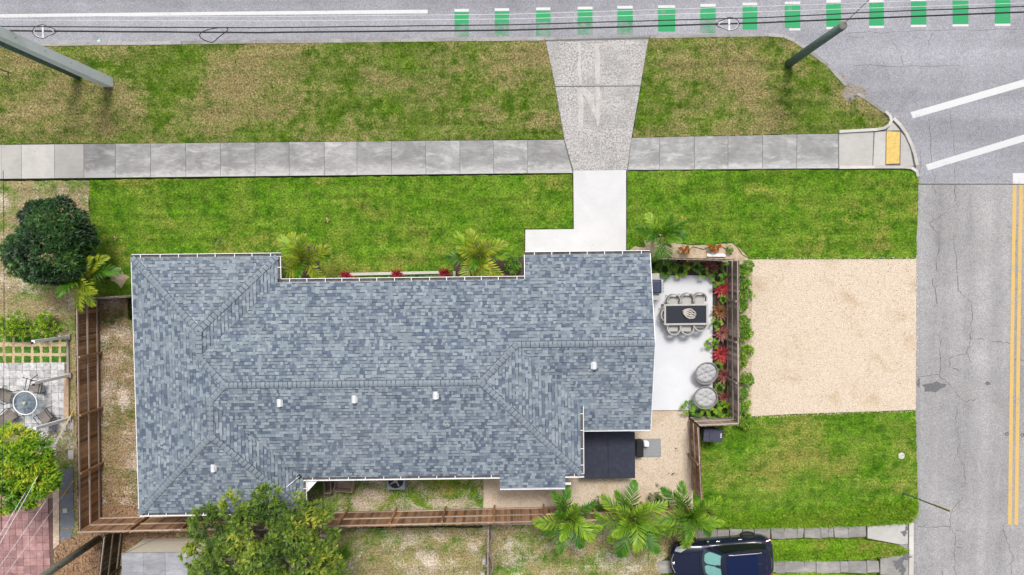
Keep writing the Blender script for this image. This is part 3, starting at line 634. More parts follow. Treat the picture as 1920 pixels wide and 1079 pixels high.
def clip_rect(poly_, x0, x1, y0, y1):
    for ax_, v, sg in ((0, x0, 1), (0, x1, -1), (1, y0, 1), (1, y1, -1)):
        out = []; n = len(poly_)
        for i in range(n):
            p, q = poly_[i], poly_[(i + 1) % n]; dp = (p[ax_] - v) * sg; dq = (q[ax_] - v) * sg
            if dp >= 0: out.append(p)
            if (dp > 0 and dq < 0) or (dp < 0 and dq > 0):
                t = dp / (dp - dq); out.append((p[0] + (q[0] - p[0]) * t, p[1] + (q[1] - p[1]) * t))
        poly_ = out
        if len(poly_) < 3: return []
    out = []
    for p in poly_:
        if not out or abs(p[0] - out[-1][0]) + abs(p[1] - out[-1][1]) > 1e-4: out.append(p)
    if len(out) > 1 and abs(out[0][0] - out[-1][0]) + abs(out[0][1] - out[-1][1]) < 1e-4: out.pop()
    return out if len(out) >= 3 else []
def area(p): return abs(sum(p[i][0] * p[(i + 1) % len(p)][1] - p[(i + 1) % len(p)][0] * p[i][1] for i in range(len(p)))) / 2
shingles = []; EX = .140
for pts, zf, up in FACES:
    vx = up[0] != 0; sg = up[0] + up[1]
    vv = [p[0] if vx else p[1] for p in pts]; uu = [p[1] if vx else p[0] for p in pts]
    v_start = min(vv) if sg > 0 else max(vv); nrow = int((max(vv) - min(vv)) / EX) + 1
    for k in range(nrow):
        va = v_start + sg * k * EX; vf_ = va + sg * EX; u = min(uu) - random.uniform(0, .3); lastd = random.random()
        while u < max(uu):
            wd = random.choice((.08, .10, .12, .14, .16, .18, .22)); u2 = u + wd; vb = vf_ - sg * random.choice((.0, .0, .012, .022, .032))
            rect = (min(va, vb), max(va, vb), u + .002, u2 - .002) if vx else (u + .002, u2 - .002, min(va, vb), max(va, vb))
            pl = clip_rect(pts, *rect); u = u2
            if not pl or area(pl) < 8e-4: continue
            r = random.random(); tone = random.uniform(.02, .30) if r < .24 else (random.uniform(.35, .62) if r < .60 else random.uniform(.62, 1.0))
            proud = .010 if tone > .5 else .002
            t0 = va
            zt = lambda x, y, zf=zf, t0=t0, proud=proud, vx=vx: zf(x, y) + .004 + (.011 + proud) * (1 - abs((x if vx else y) - t0) / EX)
            zb = lambda x, y, zf=zf: zf(x, y) - .004
            shingles.append((area(pl), pl, zb, zt, tone))
shingles.sort(key=lambda s: -s[0])
pick = set(random.Random(3).sample(range(min(1400, len(shingles))), 300))
rest = MB()
for i, (a, pl, zb, zt, tone) in enumerate(shingles):
    if i in pick: MB().prism(pl, zb, zt, tone).build('shingle', M_SH, roof)
    else: rest.prism(pl, zb, zt, tone)
o = rest.build('shingle_courses', M_SH, roof); o['kind'] = 'stuff'
# ridge and hip caps, piece by piece
RIDGES = [((xW, yN1), a1), ((xWE, yN1), a1), (a2, a1), (a2, b1), (b2, b1), (c1, b1), (c1, c2), ((xW, ySW), c2), ((xSE, ySW), c2), (d1, b2), ((xG, yR), d1), ((xE, yS), b2)]
def roof_z(x, y):
    best = None
    for pts, zf, up in FACES:
        if inside(pts, np.array([x]), np.array([y]))[0]:
            z = zf(x, y); best = z if best is None or z > best else best
    return best
def edge_z(p):
    zs = [zf(*p) for pts, zf, up in FACES if any(abs(q[0] - p[0]) + abs(q[1] - p[1]) < 1e-6 for q in pts)]
    return max(zs)
for A, B in RIDGES:
    a = Vector((*A, edge_z(A))); b = Vector((*B, edge_z(B))); L = (b - a).length; n = max(2, int(L / .185)); d = (b - a) / n; dn = d.normalized()
    sd = Vector((-dn.y, dn.x, 0)).normalized(); hip = abs(dn.z) > .02
    drop = .125 * (S if not hip else S * .70) - .004
    und = MB(); und.add([a + sd * .150 + Vector((0, 0, .012 - drop)), a + Vector((0, 0, .012)), a - sd * .150 + Vector((0, 0, .012 - drop)), b + sd * .150 + Vector((0, 0, .012 - drop)), b + Vector((0, 0, .012)), b - sd * .150 + Vector((0, 0, .012 - drop))], [(0, 1, 4, 3), (1, 2, 5, 4)]); und.build('ridge_felt', M_DECK, roof)
    for k in range(n):
        p = a + d * k; q = a + d * (k + .84); hw = .125; tn = random.uniform(.52, .72)
        lo, hi = .036, .022
        vs = []
        for (c, h) in ((p, lo), (q, hi)):
            vs += [c + sd * hw + Vector((0, 0, h - drop)), c + sd * .03 + Vector((0, 0, h + .004)), c - sd * .03 + Vector((0, 0, h + .004)), c - sd * hw + Vector((0, 0, h - drop)), c - sd * hw + Vector((0, 0, -.03 - drop)), c + sd * hw + Vector((0, 0, -.03 - drop))]
        MB().add(vs, [(0, 1, 7, 6), (1, 2, 8, 7), (2, 3, 9, 8), (0, 5, 4, 3, 2, 1), (3, 4, 10, 9), (5, 0, 6, 11), (6, 7, 8, 9, 10, 11)], tn).build('ridge_cap', M_SH, roof)
# gutters with hangers
M_SILT_SHADE = plain('gutter_silt_shade', (.10, .095, .09), .95, var=.5, scale=6)  # dark strip: silt, with the shade inside the trough painted in
def gutter(A, B, z, out, hang=True, wd=.155):
    o_ = Vector((*out, 0)); a = Vector((*A, z)); b = Vector((*B, z)); g = MB()
    prof = [(-.01, -.015), (-.01, -.115), (wd * .75, -.115), (wd, -.05), (wd, .0), (wd - .025, .0), (wd - .025, -.012), (wd - .014, -.05), (wd * .70, -.103), (.004, -.103), (.004, -.015)]
    n = len(prof); vs = [c + o_ * u + Vector((0, 0, h)) for c in (a, b) for u, h in prof]
    g.add(vs, [(i, (i + 1) % n, n + (i + 1) % n, n + i) for i in range(n)] + [tuple(range(n)), tuple(range(2 * n - 1, n - 1, -1))])
    go = g.build('gutter', M_GUT, house)
    L = (b - a).length; k = max(1, round(L / .76)); dd = (b - a).normalized()
    if wd > .1: MB().add([a + o_ * .006 + Vector((0, 0, -.075)), a + o_ * (wd - .03) + Vector((0, 0, -.075)), b + o_ * (wd - .03) + Vector((0, 0, -.075)), b + o_ * .006 + Vector((0, 0, -.075))], [(0, 1, 2, 3)]).build('gutter_silt_shade', M_SILT_SHADE, go)
    if hang:
        for i in range(k):
            c = a + (b - a) * ((i + .5) / k) + dd * random.uniform(-.03, .03)
            MB().beam(c + o_ * -.02 + Vector((0, 0, -.003)), c + o_ * (wd - .004) + Vector((0, 0, -.003)), .030, .012).build('hanger', M_GUT, go)
gw = .155
gutter((xW - .02, yN1), (xWE + gw, yN1), ZE, (0, 1)); gutter((xWE, yN1 - .002), (xWE, yN + gw), ZE, (1, 0)); gutter((xWE + gw + .002, yN), (xPo - .01, yN), ZE, (0, 1))
gutter((xPo, yN2), (xG, yN2), zN(0, yN2), (0, 1)); gutter((xW, ySW), (xW, yN1), ZE, (-1, 0), True, .06); gutter((xW - .02, ySW), (xSE + .02, ySW), ZE, (0, -1))
gutter((xSE, ySW), (xSE, yS - .13), ZE, (1, 0)); gutter((xSE + .01, yS), (xB0 - .002, yS), ZE, (0, -1)); gutter((xB0, yB), (xB1, yB), zS(0, yB), (0, -1), True, .09)
gutter((xB1 + .002, yS), (xE + gw, yS), ZE, (0, -1)); gutter((xE, yS + .002), (xE, yv - .02), ZE, (1, 0)); gutter((xE + .13, yDS), (xG, yDS), zD(0, yDS), (0, -1), True, .08)
MB().beam((xG + .012, yN2, zN(0, yN2) - .05), (xG + .012, yR, zR_ - .05), .024, .16).build('rake_board', M_GUT, house)
MB().beam((xG + .012, yDS, zD(0, yDS) - .05), (xG + .012, yR - .005, zR_ - .05), .024, .16).build('rake_board', M_GUT, house)
MB().beam((xPo - .02, yN + .01, ZE - .07), (xPo - .02, yN2, zN(0, yN2) - .07), .024, .16).build('rake_board', M_GUT, house)
OUT = [(xW, yN1), (xWE, yN1), (xWE, yN), (xPo, yN), (xPo, yN2), (xG, yN2), (xG, yDS), (xE, yDS), (xE, yS), (xB1, yS), (xB1, yB), (xB0, yB), (xB0, yS), (xSE, yS), (xSE, ySW), (xW, ySW)]
def inset(pts, d):
    n = len(pts); out = []
    for i in range(n):
        p0, p1, p2 = Vector(pts[i - 1]), Vector(pts[i]), Vector(pts[(i + 1) % n]); e1 = (p1 - p0).normalized(); e2 = (p2 - p1).normalized()
        n1 = Vector((e1.y, -e1.x)); n2 = Vector((e2.y, -e2.x)); out.append(tuple(p1 + n1 * d + n2 * d))
    return out
MB().prism(inset(OUT, .45), -.2, 2.36).build('wall', M_STUCCO, house)
MB().prism(inset(OUT, .04), 2.361, 2.40).build('soffit', M_GUT, house)
# white corner bracket under the south-west eave, downspout stub
MB().prism([(xSE + .13, yS - .16), (xSE + .62, yS - .16), (xSE + .13, yS - .68)], ZE - .14, ZE - .10).build('corner_panel', M_GUT, house)
MB().beam((xB1 - .02, yS - .55, 2.3), (xB1 + .28, yS - .55, 2.3), .09, .07).build('downspout', M_GUT, house)
# roof vents
M_VENT = plain('vent_metal', (.60, .61, .63), .45, .4, .0, 0, .15)
def roof_pt(px, py):
    z = 3.2
    for _ in range(6):
        v = P(px, py, z); z = roof_z(v.x, v.y) or z
    return P(px, py, z)
for px, py in ((525, 755), (665, 748), (817, 741), (1113, 685), (401, 877)):
    c = roof_pt(px, py); vm = MB(); vm.box(c + Vector((0, 0, .02)), (.24, .32, .03))
    for k in range(8):
        a0, a1_ = math.pi * k / 8, math.pi * (k + 1) / 8; r = .085
        vm.add([c + Vector((r * math.cos(a), y, .09 + r * .8 * math.sin(a))) for a in (a0, a1_) for y in (-.16, .16)], [(0, 1, 3, 2)])
    vm.add([c + Vector((.085 * math.cos(math.pi * k / 8), sy,   .09 + .068 * math.sin(math.pi * k / 8))) for sy in (.16,) for k in range(9)], [tuple(range(9))])
    for sx in (-.085, .085): vm.box(c + Vector((sx, 0, .05)), (.012, .32, .10))
    vm.build('roof_vent', M_VENT, roof)
c = roof_pt(839, 797); MB().lathe(c, [(.10, -.02), (.10, .015), (.035, .03), (.035, .22), (.028, .22), (.028, .05)], 12).build('vent_pipe', M_GREYF, roof)
# fallen aerial lying on the roof corner
an = roof_pt(562, 893); bn = roof_pt(538, 913)
t = thing('roof_aerial', 'bent white and red aerial lying on roof shingles beside inner eave corner', 'aerial', an, world=True)
up_ = Vector((0, 0, .06)); mb = MB(); mb.tube([an + up_, an.lerp(bn, .5) + up_ * 1.6, bn + up_], .018, 6); mb.build('boom', M_PLASTW, t)
for k in range(4):
    q = an.lerp(bn, .25 + .18 * k) + up_ * 1.5; s_ = Vector((.16, .13, 0)) * (1 - .15 * k); MB().tube([q - s_, q + s_], .010, 5).build('element', plain('aerial_red', (.35, .12, .09)) if k == 1 else M_PLASTW, t)
MB().box(an + Vector((0, 0, .05)), (.14, .16, .10), (0, 0, .6)).build('mount', M_BLACK, t)

# ------------------------------------------------------------------ fences (every picket, rail and post a part)
def fence(name, label, A, B, ht, side, mats=None, group=None, gap=.145, rails=3, postgap=2.4, lean=0.0, z0=0.0, post_h=0.0):
    """A, B: plan points of the picket line; side: +1 rails on the left of A->B, -1 on the right"""
    mp, mr = mats or (M_FENCE, M_RAIL)
    a = Vector((A[0], A[1], z0)); b = Vector((B[0], B[1], z0)); d = (b - a); L = d.length; d.normalize(); nrm = Vector((-d.y, d.x, 0)) * side
    f = thing(name, label, 'fence', a, group=group, world=True)
    n = int(L / gap)
    for i in range(n):
        c = a + d * (gap * (i + .5)); h = ht + random.uniform(-.025, .02); wv = (gap - .008) / 2; th = .018; w2_ = random.uniform(-.006, .006)
        pf = [(-wv, 0), (wv, 0), (wv, h - .04), (wv - .035, h), (-wv + .035, h), (-wv, h - .04)]
        vs = [c + d * u + Vector((0, 0, q)) + nrm * (w2_ + s) for s in (-th / 2, th / 2) for u, q in pf]; m = 6
        MB().add(vs, [tuple(reversed(range(6))), tuple(range(6, 12))] + [(k, (k + 1) % m, m + (k + 1) % m, m + k) for k in range(m)], random.random()).build('picket', mp, f)
    for k in range(rails):
        z = z0 + lerp(.22, ht - .10, k / max(1, rails - 1)); o_ = nrm * .042
        nseg = max(1, round(L / postgap))
        for s in range(nseg):
            MB().beam(a + d * (L * s / nseg + .01) + o_ + Vector((0, 0, z - z0)), a + d * (L * (s + 1) / nseg - .01) + o_ + Vector((0, 0, z - z0 + random.uniform(-.01, .01))), .042, .085, tone=random.uniform(.35, .75)).build('rail', mr, f)
    for s in range(1, max(1, round(L / postgap))):
        c = a + d * (L * s / max(1, round(L / postgap))) + nrm * .108
        MB().box(c + Vector((0, 0, (ht - .08 + post_h) / 2 - .15)), (.085, .085, ht - .08 + post_h + .3), (0, 0, math.atan2(d.y, d.x)), tone=random.uniform(.4, .7)).build('post', mp, f)
    return f
FH = 1.78
fA = P2(140, 560, FH); fB = P2(146, 998, FH); fC = P2(1145, 981, 2.0); fD = P2(1316, 974, 2.0)
fence('wooden_fence', 'brown picket fence with three pale rails along the west side yard', fA, fB, FH, 1)
fence('wooden_fence', 'long brown picket fence between the rear strip and the back neighbour yard', (fB[0] + .05, fB[1]), fD, 1.98, 1)
fence('wooden_fence', 'short dark fence between palm and north-west house wall', (fA[0] + .05, fA[1] - .02), (xW + .42, P(245, 553, FH).y), FH, -1, (M_FENCEG, M_FENCEG))
nA = P2(1222, 482, FH); nB = P2(1385, 487, FH); nC = P2(1387.5, 796, FH); nD = P2(1311, 800, FH); nE = P2(1318, 942, FH)
fence('wooden_fence', 'dark fence closing north side of white patio', (xG - .4, nA[1]), nB, FH, -1, (M_FENCED, M_FENCEG))
fence('wooden_fence', 'grey-brown fence behind the row of red bromeliads', (nB[0] + .02, nB[1] - .03), nC, FH, -1, (M_FENCEG, M_RAIL), postgap=1.9)
fence('wooden_fence', 'short fence behind the dark wheeled bin', (nC[0] - .03, nC[1] - .02), nD, FH, -1, (M_FENCEG, M_RAIL))
fence('wooden_fence', 'brown fence with gate between gravel yard and south-east lawn', (nD[0], nD[1] - .05), (nE[0], nE[1]), FH, -1, (M_FENCE, M_FENCEG), postgap=1.6)
fence('wooden_fence', 'old weathered fence running south behind the back yard', P2(917, 995, 1.5), P2(914, 1200, 1.5), 1.5, -1, (M_FENCEG, M_FENCEG), postgap=1.8)
oA = P2(192, 1008, 1.7); fence('wooden_fence', 'dark olive fence beside the flat-roofed shed', oA, P2(172, 1180, 1.7), 1.7, 1, (M_FENCED, M_RAIL), postgap=1.7)
MB_ = MB(); v = P(1317, 944, 0); MB_.box(v + Vector((0, 0, .85)), (.14, .14, 1.9)); tag(MB_.build('gate_post', M_FENCED), 'thick dark gate post at south end of gravel yard fence', 'post')

# ------------------------------------------------------------------ leaves
def leaves(base, d, L, W, tone, up=None, droop=.15, fold=.18):
    """many folded leaf blades at once; base, d: (n,3)"""
    n = len(base); d = d / np.linalg.norm(d, axis=1, keepdims=True)
    if up is None: up = np.tile(np.array([[0, 0, 1.0]]), (n, 1))
    sd = np.cross(d, up); l = np.linalg.norm(sd, axis=1, keepdims=True); bad = l[:, 0] < 1e-3
    sd[bad] = np.array([1, 0, 0]); l[bad] = 1; sd = sd / l; u = np.cross(sd, d)
    L = np.broadcast_to(np.asarray(L, float), (n,))[:, None]; W = np.broadcast_to(np.asarray(W, float), (n,))[:, None]
    m = base + d * L * .5; t = base + d * L - np.array([[0, 0, 1.0]]) * L * droop
    r = base + d * L * .45 + sd * W / 2 + u * W * fold; q = base + d * L * .45 - sd * W / 2 + u * W * fold
    V = np.stack([base, r, m, q, t], 1).reshape(-1, 3); f = np.array([(0, 1, 2), (0, 2, 3), (1, 4, 2), (2, 4, 3)])
    F = (f[None] + 5 * np.arange(n)[:, None, None]).reshape(-1, 3); return V, F, np.repeat(tone, 5)
def rosettes(pts, axis, k, L, W, tone, tilt=(.5, 1.35), droop=.15):
    """a whorl of k leaves round every point"""
    n = len(pts); axis = axis / np.linalg.norm(axis, axis=1, keepdims=True)
    e = np.cross(axis, RNG.normal(size=(n, 3))); e /= np.linalg.norm(e, axis=1, keepdims=True); f = np.cross(axis, e)
    a = RNG.uniform(0, 6.283, (n, k)); tl = RNG.uniform(*tilt, (n, k))
    d = axis[:, None] * np.cos(tl)[..., None] + (e[:, None] * np.cos(a)[..., None] + f[:, None] * np.sin(a)[..., None]) * np.sin(tl)[..., None]
    b = np.repeat(pts[:, None], k, 1) + d * .012
    tn = np.clip(tone[:, None] + RNG.normal(0, .12, (n, k)) + (1.0 - tl) * .12, 0, 1)
    ll = L * RNG.uniform(.65, 1.2, n * k); return leaves(b.reshape(-1, 3), d.reshape(-1, 3), ll, ll * W, tn.ravel(), droop=droop)
def lobe_points(lobes, per_m2, shell=.35, under=-.25):
    """points through the outer shell of several lumpy lobes (x, y, z, rx, rz)"""
    P_, A_ = [], []
    for (x, y, z, r, rz) in lobes:
        n = int(per_m2 * 4 * math.pi * r * r * .7); v = RNG.normal(size=(n, 3)); v /= np.linalg.norm(v, axis=1, keepdims=True); v = v[v[:, 2] > under]
        bumps = 1 + .13 * np.sin(v[:, 0] * 7 + x) * np.cos(v[:, 1] * 6 + y) + .07 * np.sin(v[:, 2] * 13 + v[:, 0] * 11)
        rr = bumps * (1 - shell * RNG.random(len(v)) ** 1.7)
        p = np.stack([x + v[:, 0] * r * rr, y + v[:, 1] * r * rr, z + v[:, 2] * rz * rr], 1)
        P_.append(p); A_.append(v + np.array([0, 0, .55]))
    P_ = np.concatenate(P_); A_ = np.concatenate(A_)
    # leave out what lies deep inside another lobe
    keep = np.ones(len(P_), bool)
    for (x, y, z, r, rz) in lobes:
        q = ((P_[:, 0] - x) / r) ** 2 + ((P_[:, 1] - y) / r) ** 2 + ((P_[:, 2] - z) / rz) ** 2; keep &= q > .22
    return P_[keep], A_[keep]
def branch(mb, a, b, r0, r1, sag=.0, n=5):
    a = Vector(a); b = Vector(b); pts = []
    for i in range(n + 1):
        t = i / n; q = a.lerp(b, t); k = math.sin(t * math.pi)
        q += Vector((random.uniform(-1, 1), random.uniform(-1, 1), random.uniform(-.5, .5))) * .06 * (b - a).length * k; q.z += sag * k; pts.append(q)
    mb.tube(pts, [lerp(r0, r1, i / n) for i in range(n + 1)], 7); return pts

def tree(name, label, base, lobes, per_m2, k, L, W, mat, trunk_r=.16, fork=.35, tone_mid=.45, tilt=(.5, 1.35), twigs=90, group=None, shell=.35, drop=.0, under=-.25):
    t = thing(name, label, 'tree', base, group=group, world=True)
    zc = min(l[2] for l in lobes); fk = Vector(base).lerp(Vector((sum(l[0] for l in lobes) / len(lobes), sum(l[1] for l in lobes) / len(lobes), zc)), fork)
    mb = MB(); branch(mb, Vector(base) - Vector((0, 0, .1)), fk, trunk_r, trunk_r * .8); mb.build('trunk', M_BARK, t, True)
    pts, axs = lobe_points(lobes, per_m2, shell, under)
    if drop:
        f = np.sin(pts[:, 0] * 3.1 + 1) * np.sin(pts[:, 1] * 2.7 + 2) + .5 * np.sin(pts[:, 0] * 7 + pts[:, 1] * 5); k_ = f > np.quantile(f, drop); pts, axs = pts[k_], axs[k_]
    for l in lobes:
        lm = MB(); c = Vector((l[0], l[1], l[2] - .1 * l[4])); path = branch(lm, fk, c, trunk_r * .6, trunk_r * .26, .15)
        dd = np.linalg.norm(pts - np.array(c), axis=1); idx = np.where(dd < l[3] * 1.25)[0]
        for j in RNG.choice(idx, min(len(idx), max(4, twigs // len(lobes))), replace=False): branch(lm, path[random.choice((2, 3, 4, 5))], pts[j], trunk_r * .16, .010, .05, 4)
        lm.build('limb', M_BARK, t, True)
    zn = (pts[:, 2] - pts[:, 2].min()) / (np.ptp(pts[:, 2]) + 1e-6)
    pat = .16 * np.sin(pts[:, 0] * 2.3 + pts[:, 1] * 1.1) + .12 * np.sin(pts[:, 1] * 3.7 - pts[:, 0])
    tone = tone_mid + RNG.normal(0, .15, len(pts)) + pat
    V, F, T = rosettes(pts, axs, k, L, W, tone, tilt); o = np_obj('crown', V, F, T, mat, t); return t
def at(px, py, z): v = P(px, py, z); return (v.x, v.y, v.z)

b = P(85, 462, 0)
tree('evergreen_tree', 'dense dark green rounded tree beside the pale sandy yard', P(128, 462, 0), [(*at(108, 428, 2.3), 1.25, 1.1), (*at(70, 478, 2.2), 1.15, 1.0), (*at(98, 470, 2.5), 1.35, 1.2), (*at(140, 448, 2.0), .85, .9), (*at(112, 498, 1.9), .8, .8), (*at(42, 474, 1.8), .7, .7), (*at(80, 412, 2.0), .75, .7)], 75, 10, .20, .27, M_LDARK, .15, shell=.22, twigs=40)
lob = [(500, 935, 5.0, .55, .45), (440, 950, 4.7, .55, .5), (555, 950, 4.8, .5, .4), (600, 962, 4.3, .5, .45), (390, 982, 4.4, .75, .6), (470, 985, 5.1, .9, .7), (545, 992, 5.0, .9, .65), (605, 1005, 4.2, .55, .5), (372, 1040, 4.2, .6, .5), (425, 1045, 5.1, 1.0, .8), (500, 1045, 5.5, .9, .7), (570, 1050, 5.0, .9, .7), (618, 1060, 4.2, .65, .55), (385, 1085, 4.4, .7, .6), (470, 1105, 5.6, 1.2, .9), (560, 1110, 5.2, 1.1, .8), (620, 1110, 4.4, .6, .5), (420, 1160, 4.6, 1.1, .8), (530, 1170, 4.8, 1.2, .8)]
tree('broadleaf_tree', 'large spreading green tree overhanging the south-west roof corner', P(535, 1003, 0), [(*at(x, y, z), r, rz) for x, y, z, r, rz in lob], 40, 12, .22, .25, M_LMANGO, .22, .45, .47, twigs=260, shell=.45, drop=.17)
lob = [(28, 830, 3.4, .75, .6), (62, 850, 3.5, .75, .6), (20, 880, 3.8, .9, .7), (72, 895, 3.5, .8, .6), (45, 925, 3.4, .7, .55), (-15, 850, 3.5, .8, .6), (5, 930, 3.3, .7, .5), (90, 900, 3.1, .45, .4), (-30, 910, 3.4, .8, .6), (45, 865, 3.9, .7, .5)]
tree('broadleaf_tree', 'bright lime green tree beside the red paver court', P(75, 860, 0), [(*at(x, y, z), r, rz) for x, y, z, r, rz in lob], 44, 12, .23, .28, M_LBRIGHT, .14, .45, .55, twigs=40, shell=.4, drop=.05)

def bush(name, label, px, py, r, h, mat, per=60, k=8, L=.12, W=.34, cat='shrub', group=None, sx=1.0, tone=.5, z0=0.0, parts=True, lobn=4, flower=None):
    c = P(px, py, h * .5); t = thing(name, label, cat, (c.x, c.y, z0), group=group, world=True)
    lobes = [(c.x + random.uniform(-.45, .45) * r * sx, c.y + random.uniform(-.45, .45) * r, z0 + h * random.uniform(.42, .60), r * random.uniform(.5, .7), h * .45) for _ in range(lobn)]
    pts, ax_ = lobe_points(lobes, per, .5); tn = tone + RNG.normal(0, .16, len(pts))
    V, F, T = rosettes(pts, ax_, k, L, W, tn); np_obj('foliage', V, F, T, mat, t)
    sm = MB()
    for l in lobes: branch(sm, (c.x, c.y, z0 - .02), (l[0], l[1], l[2]), .022, .010)
    sm.build('stem', M_BARK, t)
    if flower:
        q = pts[RNG.choice(len(pts), min(len(pts), flower[1]), replace=False)] + np.array([0, 0, .05]); V, F, T = rosettes(q, np.tile([[0, 0, 1.0]], (len(q), 1)), 10, flower[2], .4, np.full(len(q), .75), (.2, 1.3)); np_obj('flowers', V, F, T, flower[0], t)['kind'] = 'stuff'
    return t
bush('shrub', 'low bright shrub at the left edge beside turf squares', 8, 612, .55, .8, M_LBRIGHT, tone=.55)
bush('shrub', 'bushy bright green shrub, middle of three above turf squares', 42, 608, .72, 1.0, M_LBRIGHT, tone=.6, lobn=6)
bush('shrub', 'bright green shrub beside the northern white post', 85, 615, .65, .9, M_LBRIGHT, tone=.55, lobn=5)
bush('shrub', 'small leafy green shrub between yellow palm and white porch slab', 961, 497, .42, .7, M_LSHRUB, 80, tone=.5)
bush('shrub', 'thin sapling with few dark leaves before north-west eave', 408, 452, .42, .7, M_LDARK, 8, 6, .15, .45, tone=.6, lobn=3)
bush('shrub', 'tall leafy shrub between the left and middle southern palms', 1124, 948, .38, .9, M_LSHRUB, 60, tone=.35)
bush('shrub', 'dark shrub between middle and right southern palms', 1236, 942, .5, .8, M_LSHRUB, 50, tone=.35)
# hedge plants outside the east fence, north to south
hd = [(1398, 503, .36, 'first'), (1392, 532, .33, 'second'), (1396, 556, .34, 'third'), (1390, 578, .28, 'fourth'), (1393, 604, .34, 'fifth'), (1398, 626, .30, 'sixth'), (1396, 656, .34, 'seventh'), (1392, 681, .30, 'eighth'), (1398, 710, .36, 'ninth'), (1392, 735, .30, 'tenth'), (1398, 760, .38, 'eleventh'), (1396, 784, .36, 'last')]
for x, y, r, wd in hd:
    bush('hedge_plant', f'leafy green plant outside east patio fence, {wd} from the north', x - 2, y, r * 1.15, .65, M_LSHRUB, 85, 8, .13, .36, 'plant', 'plants along the east fence', tone=random.uniform(.5, .75))

# ------------------------------------------------------------------ palms
def frond_mesh(name, L, seed, mat, arch=1.0):
    rg = np.random.default_rng(seed); n = 22; ts = np.linspace(0, 1, 14); el = np.radians(58 - 95 * ts ** 1.15 * arch)
    xs = np.concatenate([[0], np.cumsum(np.cos(el[:-1]) * L / 13)]); zs = np.concatenate([[0], np.cumsum(np.sin(el[:-1]) * L / 13)]); ys = .05 * L * np.sin(ts * 3 + seed)
    V = []; F = []; T = []
    rr = .014 * (1 - .8 * ts)
    for i in range(14):   # rachis: flat triangular rib
        V += [(xs[i], ys[i] - rr[i], zs[i]), (xs[i], ys[i] + rr[i], zs[i]), (xs[i], ys[i], zs[i] - rr[i] * 1.5)]; T += [.85] * 3
    for i in range(13):
        a = 3 * i
        for j in range(3): k = (j + 1) % 3; F += [(a + j, a + k, a + 3 + k), (a + j, a + 3 + k, a + 3 + j)]
    for side in (-1, 1):
        for i in range(n):
            t = .14 + .86 * (i + rg.uniform(-.2, .2)) / (n - 1); t = min(t, 1.0); x = np.interp(t, ts, xs); y = np.interp(t, ts, ys); z = np.interp(t, ts, zs); e = np.interp(t, ts, el)
            l = L * (.34 * math.sin(math.pi * min(1, .18 + t * .80)) ** .7 + .02) * rg.uniform(.88, 1.1); fwd = R(lerp(68, 26, t) + rg.uniform(-6, 6))
            f = np.array([math.cos(e), 0, math.sin(e)]); upv = np.array([-math.sin(e), 0, math.cos(e)]); sv = np.array([0, side, 0])
            d = f * math.cos(fwd) + sv * math.sin(fwd) * .9 + upv * .28; d /= np.linalg.norm(d); wv = np.cross(d, sv * .2 + upv); wv /= np.linalg.norm(wv); w_ = .0175 * rg.uniform(.8, 1.25)
            b0 = np.array([x, y, z]); m = b0 + d * l * .55; tip = b0 + d * l * .93 + np.array([0, 0, -l * rg.uniform(.14, .40)])
            a = len(V); V += [b0 - wv * w_ * .5, b0 + wv * w_ * .5, m - wv * w_, m + wv * w_, tip]; tb = rg.uniform(.08, .55); T += [tb, tb, tb + .14, tb + .14, min(1, tb + .42)]
            F += [(a, a + 1, a + 3), (a, a + 3, a + 2), (a + 2, a + 3, a + 4)]
    return np_obj(name, np.array(V), np.array(F), np.clip(T, 0, 1), mat, link_it=False)
FR = [frond_mesh('frond', 1.0, i, (M_LPALMG, M_LPALMY, M_LPALM, M_LPALMY)[i], .8 + .12 * i) for i in range(4)]; FRG = [frond_mesh('frond', 1.0, 10 + i, M_LPALMG, .75 + .12 * i) for i in range(4)]
used = set()
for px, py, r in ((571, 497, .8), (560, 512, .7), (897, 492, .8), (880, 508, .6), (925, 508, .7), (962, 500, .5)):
    blot((px, py), r, M_MULCH, bpy.data.objects['front_lawn'], .05 + r * .01, 'bed_soil_shade', 1.2, 18, .3)  # dark bed soil that also paints in the shade beneath the fronds
def palm(label, px, py, z, r, nf, mats, tilt=0.0, lean=(0, 0), skip=None):
    """crown heart read at px, py at height z"""
    h = P(px, py, z); base = Vector((h.x + lean[0], h.y + lean[1], 0)); t = thing('palm_tree', label, 'palm', base)
    mb = MB(); tr = [(0, 0, -.05), ((h.x - base.x) * .4, (h.y - base.y) * .4, z * .45), (h.x - base.x, h.y - base.y, z - .25), (h.x - base.x, h.y - base.y, z)]
    mb.tube(tr, [.11, .085, .075, .045], 10); mb.build('trunk', M_BARK, t, True)
    MB().tube([(h.x - base.x, h.y - base.y, z - .35), (h.x - base.x, h.y - base.y, z + .05)], [.07, .03], 10).build('crown_shaft', M_LPALMG, t, True)
    for k in range(nf):
        src = mats[k % 4]; o = src if (src.name not in used) else src.copy()
        used.add(o.name); COL.objects.link(o); o.parent = t; o.name = 'frond'; used.add(o.name)
        o.location = (h.x - base.x, h.y - base.y, z); a = 360 * k / nf + random.uniform(-13, 13)
        pitch = random.uniform(-14, 16) + (-28 if k % 3 == 2 else 4)
        o.rotation_euler = (R(random.uniform(-14, 14)), R(pitch), R(a)); s = r * 1.22 * random.uniform(.86, 1.1); o.scale = (s, s, s)
    return t
palm('small palm with yellow-green fronds in the inner corner by north-west wing', 571, 489, 1.2, 1.3, 10, FR)
palm('small yellow-tipped palm in front bed beside red plants', 897, 482, 1.2, 1.3, 11, FR)
palm('pale yellow-green palm at head of the west fence', 166, 520, 1.5, 1.35, 12, FR)
palm('green palm by south fence, leftmost of three', 1062, 966, 1.5, 1.35, 12, FRG)
palm('green palm by south fence, middle of three', 1183, 966, 1.6, 1.55, 14, FRG)
